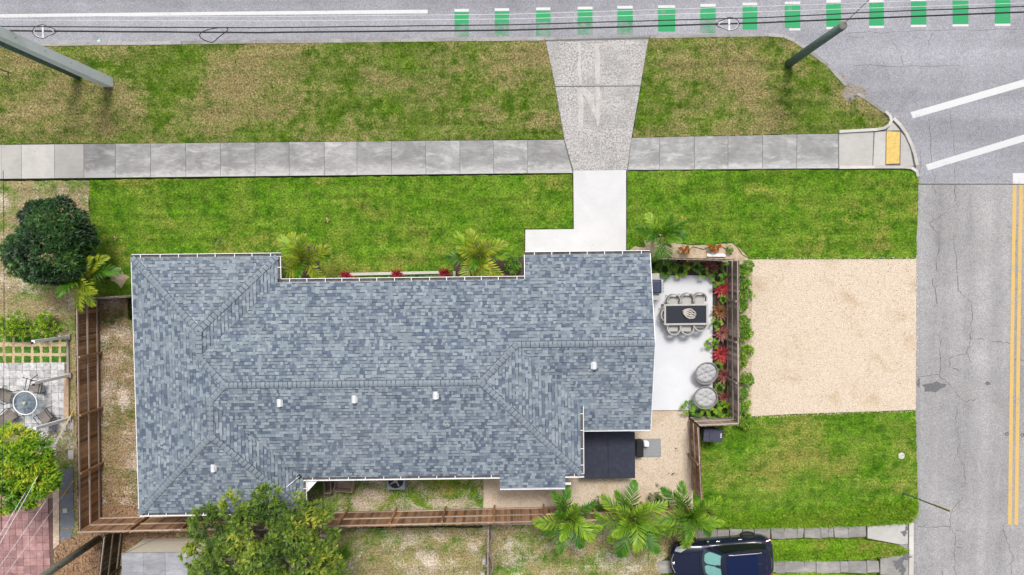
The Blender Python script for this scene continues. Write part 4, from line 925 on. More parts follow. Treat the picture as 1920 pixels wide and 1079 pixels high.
palm('green palm by south fence near the parked car', 1288, 958, 1.6, 1.4, 12, FRG)
palm('dark green palm at north-east corner of the house', 1236, 443, 1.3, 1.1, 9, FRG)

# ------------------------------------------------------------------ bromeliads and bed plants
def bromeliad(label, px, py, r, mat, n=30, group='bromeliads in the patio bed', name='bromeliad', cat='bromeliad', tone=.5, z0=.0):
    c = P(px, py, .35); V = []; F = []; T = []; base = np.array([c.x, c.y, z0 + .10])
    for i in range(n):
        a = 2.4 * i; q = i / n; el = R(lerp(14, 72, q ** 1.1)); L = r * lerp(1.15, .5, q) * random.uniform(.85, 1.12); W = r * .21
        d = np.array([math.cos(a) * math.cos(el), math.sin(a) * math.cos(el), math.sin(el)]); sd = np.array([-math.sin(a), math.cos(a), 0]); k = len(V); tn = tone + random.uniform(-.25, .2) + .1 * q
        for s, (u, ww, dz) in enumerate(((0, .5, 0), (.35, .95, .03), (.72, .85, .02), (1, .0, -.10))):
            p = base + d * L * u + np.array([0, 0, dz * r]); 
            if s < 3: V += [p - sd * W * ww / 2 + np.array([0, 0, .03 * ww * r]), p, p + sd * W * ww / 2 + np.array([0, 0, .03 * ww * r])]; T += [tn, tn - .1 + .15 * s * .5, tn]
            else: V += [p]; T += [tn + .3]
        for s in range(2):
            b_ = k + 3 * s; F += [(b_, b_ + 1, b_ + 4), (b_, b_ + 4, b_ + 3), (b_ + 1, b_ + 2, b_ + 5), (b_ + 1, b_ + 5, b_ + 4)]
        F += [(k + 6, k + 7, k + 9), (k + 7, k + 8, k + 9)]
    o = np_obj(name, np.array(V) - np.array([c.x, c.y, z0]), np.array(F), np.clip(T, 0, 1), mat); o.location = (c.x, c.y, z0); tag(o, label, cat, group); return o
bromeliad('burgundy bromeliad in the shaded north-east bed corner', 1333, 504, .52, M_BBUR, 40)
bromeliad('bright red bromeliad nearest the north end of the bed', 1356, 541, .54, M_BRED, 46, tone=.62)
bromeliad('bronze and green bromeliad east of dining table top edge', 1353, 586, .50, M_BBRZ, 42)
bromeliad('coppery bromeliad just south of the bronze-green one', 1356, 626, .50, M_BBUR, 42, tone=.68)
bromeliad('bright red bromeliad above the round lounge chairs', 1354, 666, .52, M_BRED, 46, tone=.62)
bromeliad('burgundy bromeliad beside the northern round lounge chair', 1359, 706, .50, M_BBUR, 40)
bromeliad('burgundy bromeliad beside the southern round lounge chair', 1360, 747, .46, M_BBUR, 32)
for lb, x in (('first red cordyline from the left along north eave', 647), ('red cordyline, middle of three along north eave', 743), ('red cordyline beside yellow palm along north eave', 833)):
    bromeliad(lb, x, 519 - (x - 647) * .03, .36, M_BRED, 34, 'red plants along the north eave', 'cordyline', 'plant', .35)
def philo(label, px, py, r, n=12, mat=None, z0=0.0):
    c = P(px, py, .4); t = thing('leafy_plant', label, 'plant', (c.x, c.y, z0), group='leafy plants in the patio bed', world=True); V_, F_, T_ = [], [], []; st = MB(); off = 0
    for i in range(n):
        a = 2.4 * i; rr = r * random.uniform(.35, .9); q = np.array([c.x + math.cos(a) * rr, c.y + math.sin(a) * rr, z0 + random.uniform(.25, .55)]); st.tube([(c.x, c.y, z0), tuple(q)], .008, 5)
        nn = 9; aa = a + np.linspace(-1.9, 1.9, nn); d = np.stack([np.cos(aa), np.sin(aa), np.full(nn, .12)], 1); l = r * .55 * (1 - .35 * np.abs(np.linspace(-1, 1, nn)))
        V, F, T = leaves(np.tile(q, (nn, 1)), d, l, l * .34, np.clip(random.uniform(.3, .9) + RNG.normal(0, .06, nn), 0, 1), droop=.12); np_obj('leaf', V, F, T, mat or M_LSHRUB, t)
    st.build('stem', M_LSHRUB, t)
philo('lobed green plant left of centre on patio north edge', 1246, 505, .42); philo('lobed light green plant at patio north edge, left of burgundy bromeliad', 1276, 508, .38, 10, M_LBRIGHT)
philo('dark green plant tucked against north-east house corner', 1228, 500, .30, 8); philo('lobed green plant between burgundy and bright red bromeliads', 1345, 523, .36, 10); philo('lobed green plant in corner behind the north bromeliad', 1365, 505, .32, 9)
philo('green plant spilling onto patio beside coppery bromeliad', 1332, 645, .30, 9, M_LBRIGHT); philo('glossy green plant below the red bromeliad at north bed', 1356, 562, .24, 7); philo('blue-green plant overhanging south-west patio edge', 1288, 764, .32, 9)
philo('green plant below the southern round lounge chair', 1310, 772, .34, 11); philo('bushy green plant at south bed edge', 1336, 778, .32, 12); philo('big fan-leaved plant in the south-east bed corner', 1360, 771, .42, 13, M_LBRIGHT); philo('low green plant between the two lounge chair bromeliads', 1350, 727, .24, 8)
for i, (x, y) in enumerate(((1372, 560), (1343, 607), (1374, 645), (1345, 688), (1374, 727), (1340, 760), (1262, 500), (1305, 500), (1318, 512))):
    philo(('green filler plant in the patio bed, %s counted from the north-east corner southward' % ('first', 'second', 'third', 'fourth', 'fifth', 'sixth')[i]) if i < 6 else 'dark leafy filler plant along the shaded north bed, %s from the house' % ('first', 'second', 'third')[i - 6], x, y, .26, 9)
bush('croton', 'orange-flowered croton nearest the house, north of fence', 1283, 471, .28, .4, M_LSHRUB, 60, 6, .10, .4, 'plant', flower=(M_ORNG, 14, .10))
bush('croton', 'row of orange crotons behind the white plank', 1340, 466, .24, .4, M_LSHRUB, 60, 6, .10, .4, 'plant', sx=2.4, lobn=6, flower=(M_ORNG, 18, .10))
bush('croton', 'light green shrublet right of the orange crotons', 1366, 465, .22, .4, M_LBRIGHT, 60, 6, .10, .4, 'plant')
bush('croton', 'orange croton in the dark bed inside north fence', 1287, 493, .20, .45, M_LSHRUB, 60, 6, .09, .4, 'plant', flower=(M_ORNG, 8, .10))
bush('croton', 'small orange croton above the northern round lounge chair', 1349, 681, .18, .35, M_LSHRUB, 60, 6, .08, .4, 'plant', flower=(M_ORNG, 9, .09))
for lb, x, y in (('weed tuft in the gravel right of the spa', 1268, 843), ('lower weed tuft in gravel by the gate', 1262, 890), ('sparse weed in gravel above the middle palm', 1230, 912)):
    bush('weed', lb, x, y, .25, .15, M_LSHRUB, 12, 5, .07, .3, 'weed', tone=.3, lobn=3)

# ------------------------------------------------------------------ poles, cables, signs
v = P(203, 155, 0)
t = thing('concrete_pole', 'thick square pale concrete utility pole in the north-west verge', 'pole', v); mb = MB(); mb.box((0, 0, 5.2), (.44, .44, 11.0), None, .5, .72); mb.build('shaft', M_CONC, t)
for k in range(5): MB().lathe((.19 - .006 * k, .02, 1.4 + 1.6 * k), [(.03, -.02), (.03, .02), (.01, .022)], 8, Matrix.Rotation(R(90), 3, 'Y')).build('step_bolt', M_GREYF, t)
v = P(146, 141, 0); t = thing('wooden_pole', 'greenish treated wooden pole beside concrete pole', 'pole', v); MB().tube([(0, 0, -.2), (0, 0, 4), (0, 0, 10.5)], [.20, .185, .15], 16).build('shaft', M_POLEG, t, True)
for k in range(4): MB().tube([(.12, -.10, 1.6 + 1.1 * k), (.20, -.17, 1.6 + 1.1 * k)], .02, 6).build('bolt', M_BLACK, t)
v = P(1479, 120, 0); t = thing('wooden_pole', 'short dark green treated pole stub in corner verge', 'pole', v)
MB().tube([(0, 0, -.2), (0, 0, 2.6), (.03, 0, 5.1)], [.185, .175, .165], 18).build('shaft', M_POLEG, t, True); MB().lathe((.03, 0, 5.1), [(.15, 0), (.13, .012), (.05, .016)], 18).build('cap', M_POLE, t)
MB().tube([(.03, .02, 4.95), (.45, .55, 6.1), (.62, .75, 6.55)], .012, 5).build('tail_wire', M_CABLE, t)
v = P(186, 1010, 0); t = thing('wooden_pole', 'leaning-looking brown utility pole beside dark olive fence', 'pole', v); MB().tube([(0, 0, -.2), (0, 0, 4), (0, 0, 10)], [.17, .155, .12], 14).build('shaft', M_POLE, t, True)
for k in range(3): MB().tube([(.13, .05, 2 + 1.2 * k), (.19, .08, 2 + 1.2 * k)], .018, 6).build('bolt', M_BLACK, t)
ptop = v + Vector((0, 0, 9.6))
def wire(name, label, path, r, mat, cat='cable', group=None, z=6.4, sub=8, jit=0.0):
    pts = []
    for a, b in zip(path[:-1], path[1:]):
        for i in range(sub): pts.append(P(lerp(a[0], b[0], i / sub), lerp(a[1], b[1], i / sub) + random.uniform(-jit, jit), z))
    pts.append(P(*path[-1], z)); return tag(MB().tube(pts, r, 6).build(name, mat), label, cat, group)
wire('overhead_cable', 'thick black overhead cable nearest the kerb, carrying the white loops', [(-300, 55), (0, 58), (480, 61.5), (960, 57), (1440, 42.5), (1600, 35.5), (1920, 23), (2250, 8)], .030, M_CABLE, jit=.25)
wire('overhead_cable', 'second black overhead cable above the main road bike crossing', [(-300, 48), (0, 50), (480, 52.5), (960, 46.7), (1440, 33), (1660, 22), (1920, 12.5), (2250, -4)], .020, M_CABLE, z=6.7, jit=.2)
wire('overhead_wire', 'thin pale overhead wire next to the black cables', [(-300, 36), (0, 38), (480, 40), (960, 36), (1440, 22), (1920, 6), (2250, -8)], .009, M_WIRE, 'wire', z=8.2)
wire('overhead_wire', 'thin pale overhead wire, northernmost over the road', [(-300, 28), (0, 30), (480, 32), (960, 27), (1440, 12), (1920, -5), (2250, -20)], .008, M_WIRE, 'wire', z=8.2)
def snowshoe(label, px, py, fl):
    c = P(px, py, 6.42); t = thing('cable_storage_bracket', label, 'cable bracket', c); mb = MB(); n = 24; pts = []
    for i in range(n + 1):
        a = 6.283 * i / n; x = math.cos(a); y = math.sin(a) * (1 if x * fl < 0 else (1 - .55 * abs(x))); pts.append((.36 * x, .22 * y, 0))
    mb.tube(pts, .015, 6, cap=False); mb.build('rim', M_WIRE, t); MB().box((-.02 * fl, 0, .01), (.06, .48, .02)).build('cross_bar', M_WIRE, t)
    MB().tube([(p[0] * 1.08 + (.10 * fl if p[0] * fl > .2 else 0), p[1] * 1.12, .03) for p in pts], .013, 5, cap=False).build('stored_cable', M_CABLE, t)
snowshoe('white teardrop cable bracket hanging near concrete pole', 82, 60, 1); snowshoe('white teardrop cable bracket above the green bike blocks', 1366, 46, -1)
c = P(401, 66, 6.4); lp = [(c.x + .46 * math.cos(a) + .15 * math.sin(2 * a), c.y + .24 * math.sin(a) + .12 * math.cos(a), 6.4) for a in [6.283 * i / 24 for i in range(25)]]
tag(MB().tube(lp, .018, 6, cap=False).build('cable_loop', M_CABLE), 'black slack cable loop hanging over the north-west verge kerb', 'cable loop')
# guy wires to the south-west pole and other thin lines
def line3(name, label, a, b, r, mat, cat='wire', sag=0.0):
    a = Vector(a); b = Vector(b); pts = [a.lerp(b, i / 10) - Vector((0, 0, sag * math.sin(math.pi * i / 10))) for i in range(11)]; return tag(MB().tube(pts, r, 6).build(name, mat), label, cat)
M_GUYY = plain('guy_yellow', (.62, .40, .02), .5)
for lb, px, py, zt in (('guy wire with yellow guard anchored north, by the white post base', 137, 772, 9.4), ('guy wire with bright yellow guard crossing the grey stone strip', 138, 902, 7.8)):
    a = P(px, py, 0); b = Vector((v.x, v.y, zt)); t = thing('guy_wire', lb, 'wire', a, world=True); MB().tube([a, b], .011, 6).build('strand', M_WIRE, t); MB().tube([a, a.lerp(b, .11)], .024, 8).build('guard', M_GUYY, t)
line3('service_wire', 'thin wire from pole across bright tree, upper', P(133, 780, 1.8), Vector((v.x, v.y, 9.0)), .011, M_WIRE, sag=.1)
line3('service_wire', 'thin wire from pole above red pavers', P(118, 892, 2.5), Vector((v.x - .1, v.y, 8.6)), .010, M_WIRE, sag=.1)
line3('service_wire', 'thin service wire over the flat-roofed shed', P(340, 988, 3.0), Vector((v.x, v.y, 8.8)), .008, M_CABLE, sag=.3)
line3('service_wire', 'thin dark wire running north along the left picture edge', P(6, 320, 5), P(2, 1000, 5), .010, M_CABLE, sag=.1)
# street sign seen from above
a = P(1693, 925, 0); b = P(1780, 959, 3.1)
t = thing('street_sign', 'slim dark sign post with yellow sign blade leaning over side street', 'sign', a, world=True); top = b; MB().tube([a - Vector((0, 0, .1)), top], .032, 8).build('post', M_POLEG, t)
dr = (top - a).normalized(); sd = Vector((.45, .9, 0)).normalized(); pf = []; cmid = a.lerp(top, .86)
MB().beam(a.lerp(top, .66) + Vector((.03, .03, 0)), top + Vector((.03, .03, 0)) + dr * .05, .075, .03).build('blade', plain('sign_tan', (.50, .36, .14), .6), t)
a = P(16, 136, 0); t = thing('marker_post', 'thin dark marker post at the north-west verge edge', 'post', a); MB().tube([(0, 0, -.1), (0, 0, 1.6)], .03, 8).build('post', M_POLEG, t); MB().box((0, .01, 1.5), (.16, .015, .25)).build('plate', M_GREYF, t)
o = MB(); o.lathe(P(1690, 855, 0), [(.16, -.02), (.16, .012), (.15, .016)], 16); tag(o.build('utility_cover', M_KERBW), 'small round pale utility cover set in south-east lawn', 'cover')

# ------------------------------------------------------------------ patio furniture
PZ = .06
tc = P(1286.5, 590, .75); TLX, TWY = 2.03, .98; n_ = tc
t = thing('dining_table', 'rectangular outdoor dining table with dark glossy glass top', 'table', (tc.x, tc.y, PZ))
M_DKGLASS = NT('dark_table_glass').fin((.012, .014, .020), .04, .9)
MB().rbox((0, 0, .685), (TLX - .16, TWY - .16, .022), .006).build('glass_top', M_DKGLASS, t)
for s in (-1, 1):
    MB().rbox((0, s * (TWY / 2 - .045), .68), (TLX, .09, .05), .012).build('frame_rail', M_SEAT, t); MB().rbox((s * (TLX / 2 - .045), 0, .68), (.09, TWY - .182, .05), .012).build('frame_rail', M_SEAT, t)
    for q in (-1, 1): MB().box((s * (TLX / 2 - .06), q * (TWY / 2 - .06), .327), (.07, .07, .655)).build('leg', M_SEAT, t)
# pale clasped-hands-like sculpture on the table
sx = P(1292, 588, .85); t = thing('sculpture', 'pale carved sculpture of folded fingers lying on the glass table', 'sculpture', (sx.x, sx.y, PZ + .70))
mb = MB()
def finger(p0, p1, p2, r0, r1):
    pts = []; 
    for i in range(9):
        q = i / 8; pts.append(Vector(p0) * (1 - q) ** 2 + Vector(p1) * 2 * q * (1 - q) + Vector(p2) * q * q)
    return pts, [lerp(r0, r1, (i / 8) ** 1.5) * (1 - .35 * (i == 8)) for i in range(9)]
for k in range(5):
    y = -.16 + .08 * k; pts, rr = finger((-.32 + .03 * abs(k - 2), y * .45, .05), (-.05, y * 1.7, .36), (.24 - .04 * abs(k - 1), y * 1.25, .08), .040, .026); mb.tube(pts, rr, 9)
for k in range(4):
    y = -.12 + .08 * k; pts, rr = finger((.34, y * .5, .05), (.18, y * 1.9, .30), (.02, y * 1.4, .10), .036, .022); mb.tube(pts, rr, 9)
mb.lathe((-.20, 0, .05), [(.02, -.05), (.09, -.04), (.10, .02), (.03, .05)], 12)
o = mb.build('carving', M_PALE, t, True); o.rotation_euler = (0, 0, R(-22)); o.scale = (.95, .95, .9)
# dining chairs
def dining_chair():
    t = thing('dining_chair', '', 'chair', (0, 0, 0)); mb = MB(); mb.rbox((0, .02, .42), (.46, .46, .09), .05); mb.build('seat', M_SEAT, t)
    bk = MB(); n = 16; r = .29
    for i in range(n):
        qs = []
        for a in (R(lerp(-22, 202, i / n)), R(lerp(-22, 202, (i + 1) / n))):
            h = .62 + .14 * max(0, math.sin(a)) ** 1.5
            for rr, zz in ((r - .02, .40), (r - .02, h), (r + .035, h), (r + .035, .40)): qs.append((rr * math.cos(a), -.02 - rr * math.sin(a), zz))
        bk.add(qs, [(0, 1, 5, 4), (1, 2, 6, 5), (2, 3, 7, 6), (3, 0, 4, 7)] + ([(0, 3, 2, 1)] if i == 0 else []) + ([(4, 5, 6, 7)] if i == n - 1 else []))
    bk.build('backrest', M_GREYF, t)
    for sx_ in (-1, 1):
        for sy_ in (-1, 1): MB().tube([(sx_ * .20, sy_ * .18, .40), (sx_ * .25, sy_ * .27, 0)], [.018, .012], 8).build('leg', M_GREYF, t)
    return t
dc0 = dining_chair(); spots = [(1262, 565, 180, 'left chair of the three on the table north side'), (1287, 563, 180, 'middle chair of the three on the table north side'), (1311, 562, 180, 'right chair of the three on the table north side'), (1262, 614, 0, 'left chair of the three on the table south side'), (1287, 614, 0, 'middle chair of the three on the table south side'), (1311, 607, 0, 'right chair pushed well under the table south side')]
for i, (px, py, rz, lb) in enumerate(spots):
    o = dc0 if i == 0 else copy_tree(dc0); q = P(px, py, .5); o.location = (q.x, q.y, PZ); o.rotation_euler = (0, 0, R(rz + random.uniform(-5, 5))); tag(o, 'taupe ' + lb, 'chair', 'dining chairs round the patio table')
hc = copy_tree(dc0); q = P(1250, 590, .5); hc.location = (q.x, q.y, PZ); hc.rotation_euler = (0, 0, R(-90)); tag(hc, 'taupe dining chair at the west head of the table', 'chair', 'dining chairs round the patio table')
# round lounge chairs
def lounge(label, px, py, rz, tilt):
    c = P(px, py, .5); t = thing('round_lounge_chair', label, 'chair', (c.x, c.y, PZ), R(rz), 'round lounge chairs'); M3 = Matrix.Rotation(R(tilt), 3, 'X')
    bm_ = MB(); bm_.lathe((0, 0, .44), [(.22, -.20), (.40, -.12), (.51, .02), (.545, .10), (.535, .115), (.50, .04), (.38, -.09), (.05, -.16)], 32, M3); bm_.build('bowl', M_WICK, t, True)
    MB().ring((0, 0, .44) if False else Vector((0, 0, .44)) + M3 @ Vector((0, 0, .115)), .54, .54, .028, 36, 7, M3).build('rim', M_WICK, t, True)
    V = []; nr, na = 14, 48; tf = [(0, 0)] + [(.27 * math.cos(a), .27 * math.sin(a)) for a in [1.047 * i for i in range(6)]]
    for i in range(nr + 1):
        r_ = .50 * i / nr
        for j in range(na):
            a = 6.283 * j / na; x, y = r_ * math.cos(a), r_ * math.sin(a); z = .06 + .05 * (1 - (r_ / .5) ** 2) + .05 * (1 - abs(r_ / .5 * 2 - 1.35)) 
            z -= .05 * sum(math.exp(-((x - u) ** 2 + (y - w_) ** 2) / .0035) for u, w_ in tf); z -= .028 * (r_ / .5) * abs(math.cos(3 * a)) ** 14 + .015 * abs(math.cos(6 * a)) ** 10 * (r_ / .5)
            if i == nr: z -= .06
            V.append(Vector((0, 0, .44)) + M3 @ Vector((x, y, z)))
    F = [(i * na + j, (i + 1) * na + j, (i + 1) * na + (j + 1) % na, i * na + (j + 1) % na) for i in range(nr) for j in range(na)]
    MB().add(V, F).build('cushion', M_CUSH, t, True)
    MB().ring((0, 0, .03), .30, .30, .022, 28, 6).build('base_ring', M_WICK, t)
    for k in range(6): a = 1.047 * k; MB().tube([(.30 * math.cos(a), .30 * math.sin(a), .03), (.26 * math.cos(a), .26 * math.sin(a), .30)], .016, 6).build('strut', M_WICK, t)
lounge('round grey cushioned lounge chair, northern of the pair', 1323, 699, 20, 14); lounge('round grey cushioned lounge chair, southern of the pair', 1322, 745, -25, 10)
# grill
c = P(1230, 538, .9); t = thing('grill', 'dark gas grill with steel side shelves beside house wall', 'grill', (c.x, c.y, PZ))
M_LID = plain('grill_lid', (.03, .04, .075), .35, .5)
MB().rbox((-.04, 0, .96), (.50, .62, .26), .09).build('lid', M_LID, t); MB().box((-.02, 0, .75), (.52, .60, .16)).build('firebox', M_BLACK, t); MB().box((-.02, 0, .33), (.48, .56, .66)).build('cabinet', M_GREYF, t)
MB().box((.28, 0, .78), (.12, .64, .10)).build('control_panel', M_STEEL, t); MB().tube([(.20, -.24, .99), (.245, -.24, .99), (.245, .24, .99), (.20, .24, .99)], .013, 6).build('handle', M_STEEL, t)
for k in range(4): MB().lathe((.345, -.21 + .14 * k, .79), [(.028, -.015), (.028, .02), (.02, .025)], 10, Matrix.Rotation(R(90), 3, 'Y')).build('knob', M_BLACK, t)
for s in (-1, 1): MB().rbox((-.05, s * .47, .84), (.42, .28, .03), .012).build('side_shelf', M_SEAT, t)

# hot tub under its cover, step, mat, stool
c = P(1143, 855, .8); HX, HY = 2.35, 2.12
hl = P(1097, 812, .85); hr = P(1191, 897, .85); cx_, cy_ = (hl.x + hr.x) / 2 - .1, (hl.y + hr.y) / 2; HX, HY = hr.x - hl.x + .2, hl.y - hr.y
t = thing('hot_tub', 'square hot tub under dark navy folding cover beside gravel yard', 'hot tub', (cx_, cy_, 0)); MB().rbox((0, 0, .37), (HX - .10, HY - .10, .74), .12).build('shell', M_GREYF, t)
for s in (-1, 1): MB().rbox((s * HX / 4, 0, .80), (HX / 2 - .0005, HY, .115), .02).build('cover_half', M_NAVY, t)
for s in (-1, 0, 1): MB().box((s * .75, -HY / 2 - .004, .74), (.04, .015, .16)).build('strap', M_BLACK, t)
c = P(1200, 843, .4); t = thing('spa_step', 'black ribbed step beside the hot tub cover', 'step', (c.x, c.y, 0)); MB().rbox((0, 0, .19), (.36, .80, .38), .06).build('body', M_BLACK, t)
for k in range(7): MB().box((0, -.33 + .11 * k, .387), (.30, .03, .014)).build('tread_rib', M_BLACK, t)
o = MB(); c = P(1222, 840, 0); o.rbox((c.x, c.y, .012), (.86, .86, .05), .02); M_SLAB = concrete_mat('grey_slab', (.27, .28, .295), .3, seed=77); tag(o.build('stepping_slab', M_SLAB), 'plain grey slab in gravel at end of spa step', 'slab')
c = P(1212, 833, .3); t = thing('filter_pod', 'small white plastic pod standing on the grey slab', 'pod', (c.x, c.y, .04)); MB().rbox((0, 0, .16), (.25, .25, .32), .07).build('body', M_PLASTW, t); MB().rbox((0, 0, .335), (.20, .20, .02), .008).build('lid', M_PLASTW, t)
# wheeled bin
c = P(1336, 817, 1.0); t = thing('wheeled_bin', 'dark slate wheeled rubbish bin outside the patio fence', 'bin', (c.x, c.y, 0), R(-4))
MB().box((0, 0, .52), (.78, .52, .90), (math.pi, 0, 0), taper=.82).build('body', M_BIN, t); MB().rbox((.01, 0, 1.01), (.88, .60, .07), .03).build('lid', M_BIN, t); MB().rbox((.10, 0, 1.055), (.50, .44, .03), .015).build('lid_panel', M_BIN, t)
MB().tube([(-.46, -.24, .97), (-.52, -.24, .99), (-.52, .24, .99), (-.46, .24, .97)], .018, 7).build('handle', M_BLACK, t)
for s in (-1, 1): MB().lathe((-.30, s * .27, .12), [(.12, -.03), (.12, .03), (.04, .035)], 14, Matrix.Rotation(R(90), 3, 'X')).build('wheel', M_BLACK, t)
for k in range(3): MB().box((.36, .10 - .075 * k, 1.048), (.07, .05, .004)).build('sticker', M_PLASTW, t)
# plank, edging, hose in the front bed
c = P(1343, 479, .06); tag(MB().rbox((c.x, c.y, .05), (.86, .14, .10), .012, (0, 0, R(-1))).build('white_plank', M_PLASTW), 'white plank lying before orange crotons by north fence', 'plank')
hp = [(1268, 456), (1300, 459.5), (1316, 457), (1330, 461), (1352, 455.5), (1372, 455), (1381, 462), (1392, 478), (1407, 486)]
tag(MB().tube([P(x, y, .012) for x, y in hp], .013, 6).build('bed_edging', M_BLACK), 'thin dark edging strip round the front planting bed', 'edging')
hp = [(1290, 470), (1300, 463), (1320, 468), (1335, 460), (1350, 461), (1362, 468), (1372, 478)]
tag(MB().tube([P(x, y, .015) for x, y in hp], .014, 6).build('drip_hose', M_BLACK), 'thin dark drip hose winding through the sandy bed', 'hose')
c0 = P(642, 515, .1); c1_ = P(824, 511, .1); tag(MB().beam((c0.x, c0.y, .05), (c1_.x, c1_.y, .05), .13, .16).build('bed_border', M_KERBW), 'long white border along the north eave flower bed', 'border')
c0 = P(852, 511, .1); tag(MB().rbox((c0.x, c0.y - .12, .08), (.12, .34, .22), .02).build('bed_border', M_KERBW), 'short white border block under the yellow palm', 'border')
gp = np.array([P(lerp(652, 826, i / 40), 520.5 - i * .08 + random.uniform(-2, 2), .03) for i in range(41)]); V, F, T = rosettes(gp, np.tile([[0, 0, 1.0]], (41, 1)), 9, .13, .3, RNG.uniform(.2, .7, 41), (.4, 1.4))
tag(np_obj('groundcover', V, F, T, M_LSHRUB), 'low green groundcover in the north eave flower bed', 'groundcover', kind='stuff')

# air conditioner and open crates under the south eave
c = P(742, 902, .8); t = thing('air_conditioner', 'grey outdoor air conditioner half hidden under the south eave', 'air conditioner', (c.x, c.y, 0)); MB().rbox((0, 0, .40), (.86, .86, .78), .04).build('casing', plain('ac_grey', (.23, .26, .30), .5), t)
MB().ring((0, 0, .80), .32, .32, .03, 28, 6).build('fan_ring', M_BLACK, t); MB().lathe((0, 0, .795), [(.30, -.01), (.30, .002)], 24).build('fan_well', M_BLACK, t); MB().lathe((0, 0, .81), [(.10, -.02), (.09, .02), (.02, .03)], 14).build('motor_cap', M_GREYF, t)
for k in range(4): MB().box((.17 * math.cos(1.57 * k + .5), .17 * math.sin(1.57 * k + .5), .80), (.24, .09, .008), (.3, 0, 1.57 * k + .5)).build('fan_blade', M_GREYF, t)
M_CRATE = wood_mat('crate_wood', (.36, .28, .21), (.50, .42, .34))
def crate(label, px, py, sx_, sy_, h, rz):
    c = P(px, py, h); t = thing('crate', label, 'crate', (c.x, c.y, 0), R(rz)); MB().box((0, 0, .03), (sx_, sy_, .03)).build('base', M_CRATE, t)
    for s in (-1, 1): MB().box((0, s * (sy_ / 2 - .012), h / 2 + .02), (sx_ - .05, .022, h)).build('side', M_CRATE, t); MB().box((s * (sx_ / 2 - .012), 0, h / 2 + .02), (.022, sy_, h)).build('side', M_CRATE, t)
crate('open pale wooden crate under the south eave, nearer the wing', 613, 908, .34, .9, .6, 4); crate('wider open pale wooden crate under the south eave', 644, 907, .86, .8, .55, -6)

# ------------------------------------------------------------------ parked car (nose to the west)
M_PAINT = NT('car_paint').fin((.007, .010, .030), .22, .35, .0, .35); M_CGLASS = NT('car_side_glass').fin((.006, .010, .010), .06, .4)
M_WSH = glass_mat('car_windscreen', (.80, .95, .93), .86); M_CHROME = NT('chrome').fin((.72, .72, .73), .12, .6, 1.0); M_SHADE = plain('sun_shade_teal', (.30, .52, .49), .6, var=.08)
M_TYRE = plain('tyre', (.022, .022, .022), .85); M_RIM = NT('rim').fin((.30, .30, .31), .3, .5, .9); M_TAIL = NT('tail_red').fin((.30, .012, .016), .15, .6, 0, 1.0); M_HEAD = NT('headlight').fin((.55, .57, .58), .08, .8, .3, 1.0); M_AMBER = NT('amber').fin((.50, .13, .04), .2, .6, 0, 1.0)
fw = P(1295, 1004, .35); rw = P(1404, 995, .35); ang = math.atan2(fw.y - rw.y, fw.x - rw.x)
cc = P(1358, 1054, 1.0)
car = thing('parked_car', 'dark navy crossover car with teal windscreen shade parked on driveway strips', 'car', (cc.x, cc.y, 0), ang)
XS = np.linspace(-2.36, 2.36, 96); WX = (-1.38, 1.40)
topz = lambda x: np.interp(x, [-2.36, -2.30, -2.1, -1.8, -1.0, .6, 1.0, 1.5, 1.95, 2.2, 2.36], [.72, .92, 1.04, 1.07, 1.03, .99, 1.00, .95, .86, .74, .56])
halfw = lambda x: np.interp(x, [-2.36, -2.25, -2.0, -1.5, -.8, 1.0, 1.6, 2.0, 2.2, 2.31, 2.36], [.55, .76, .87, .925, .90, .90, .915, .86, .72, .55, .40])
ringn = 0; V = []; F = []
for x in XS:
    w_, tz = float(halfw(x)), float(topz(x)); zb = .22 + .10 * max(0, abs(x) - 1.95); za = zb
    for xw in WX:
        d = abs(x - xw)
        if d < .40: za = max(za, .35 + math.sqrt(.40 ** 2 - d * d) * .98)
    zs = max(za, .55)
    half = [(0, zb), (w_ * .80, max(zb, za - .02)), (w_ * .97, za), (w_ * 1.0, max(za + .02, .48)), (w_ * 1.0, max(za + .04, .62)), (w_ * .985, max(za + .05, tz - .22)), (w_ * .955, tz - .08), (w_ * .88, tz - .015), (w_ * .6, tz + .015), (w_ * .3, tz + .028), (0, tz + .032)]
    half = [(y, min(z, tz + .04)) for y, z in half]
    ring = half + [(-y, z) for y, z in reversed(half[1:-1])]; ringn = len(ring); V += [(x, y, z) for y, z in ring]
nx = len(XS)
for i in range(nx - 1):
    for k in range(ringn): F.append((i * ringn + k, (i + 1) * ringn + k, (i + 1) * ringn + (k + 1) % ringn, i * ringn + (k + 1) % ringn))
F += [tuple(range(ringn)), tuple(reversed(range((nx - 1) * ringn, nx * ringn)))]
MB().add(V, F).build('body', M_PAINT, car, True)
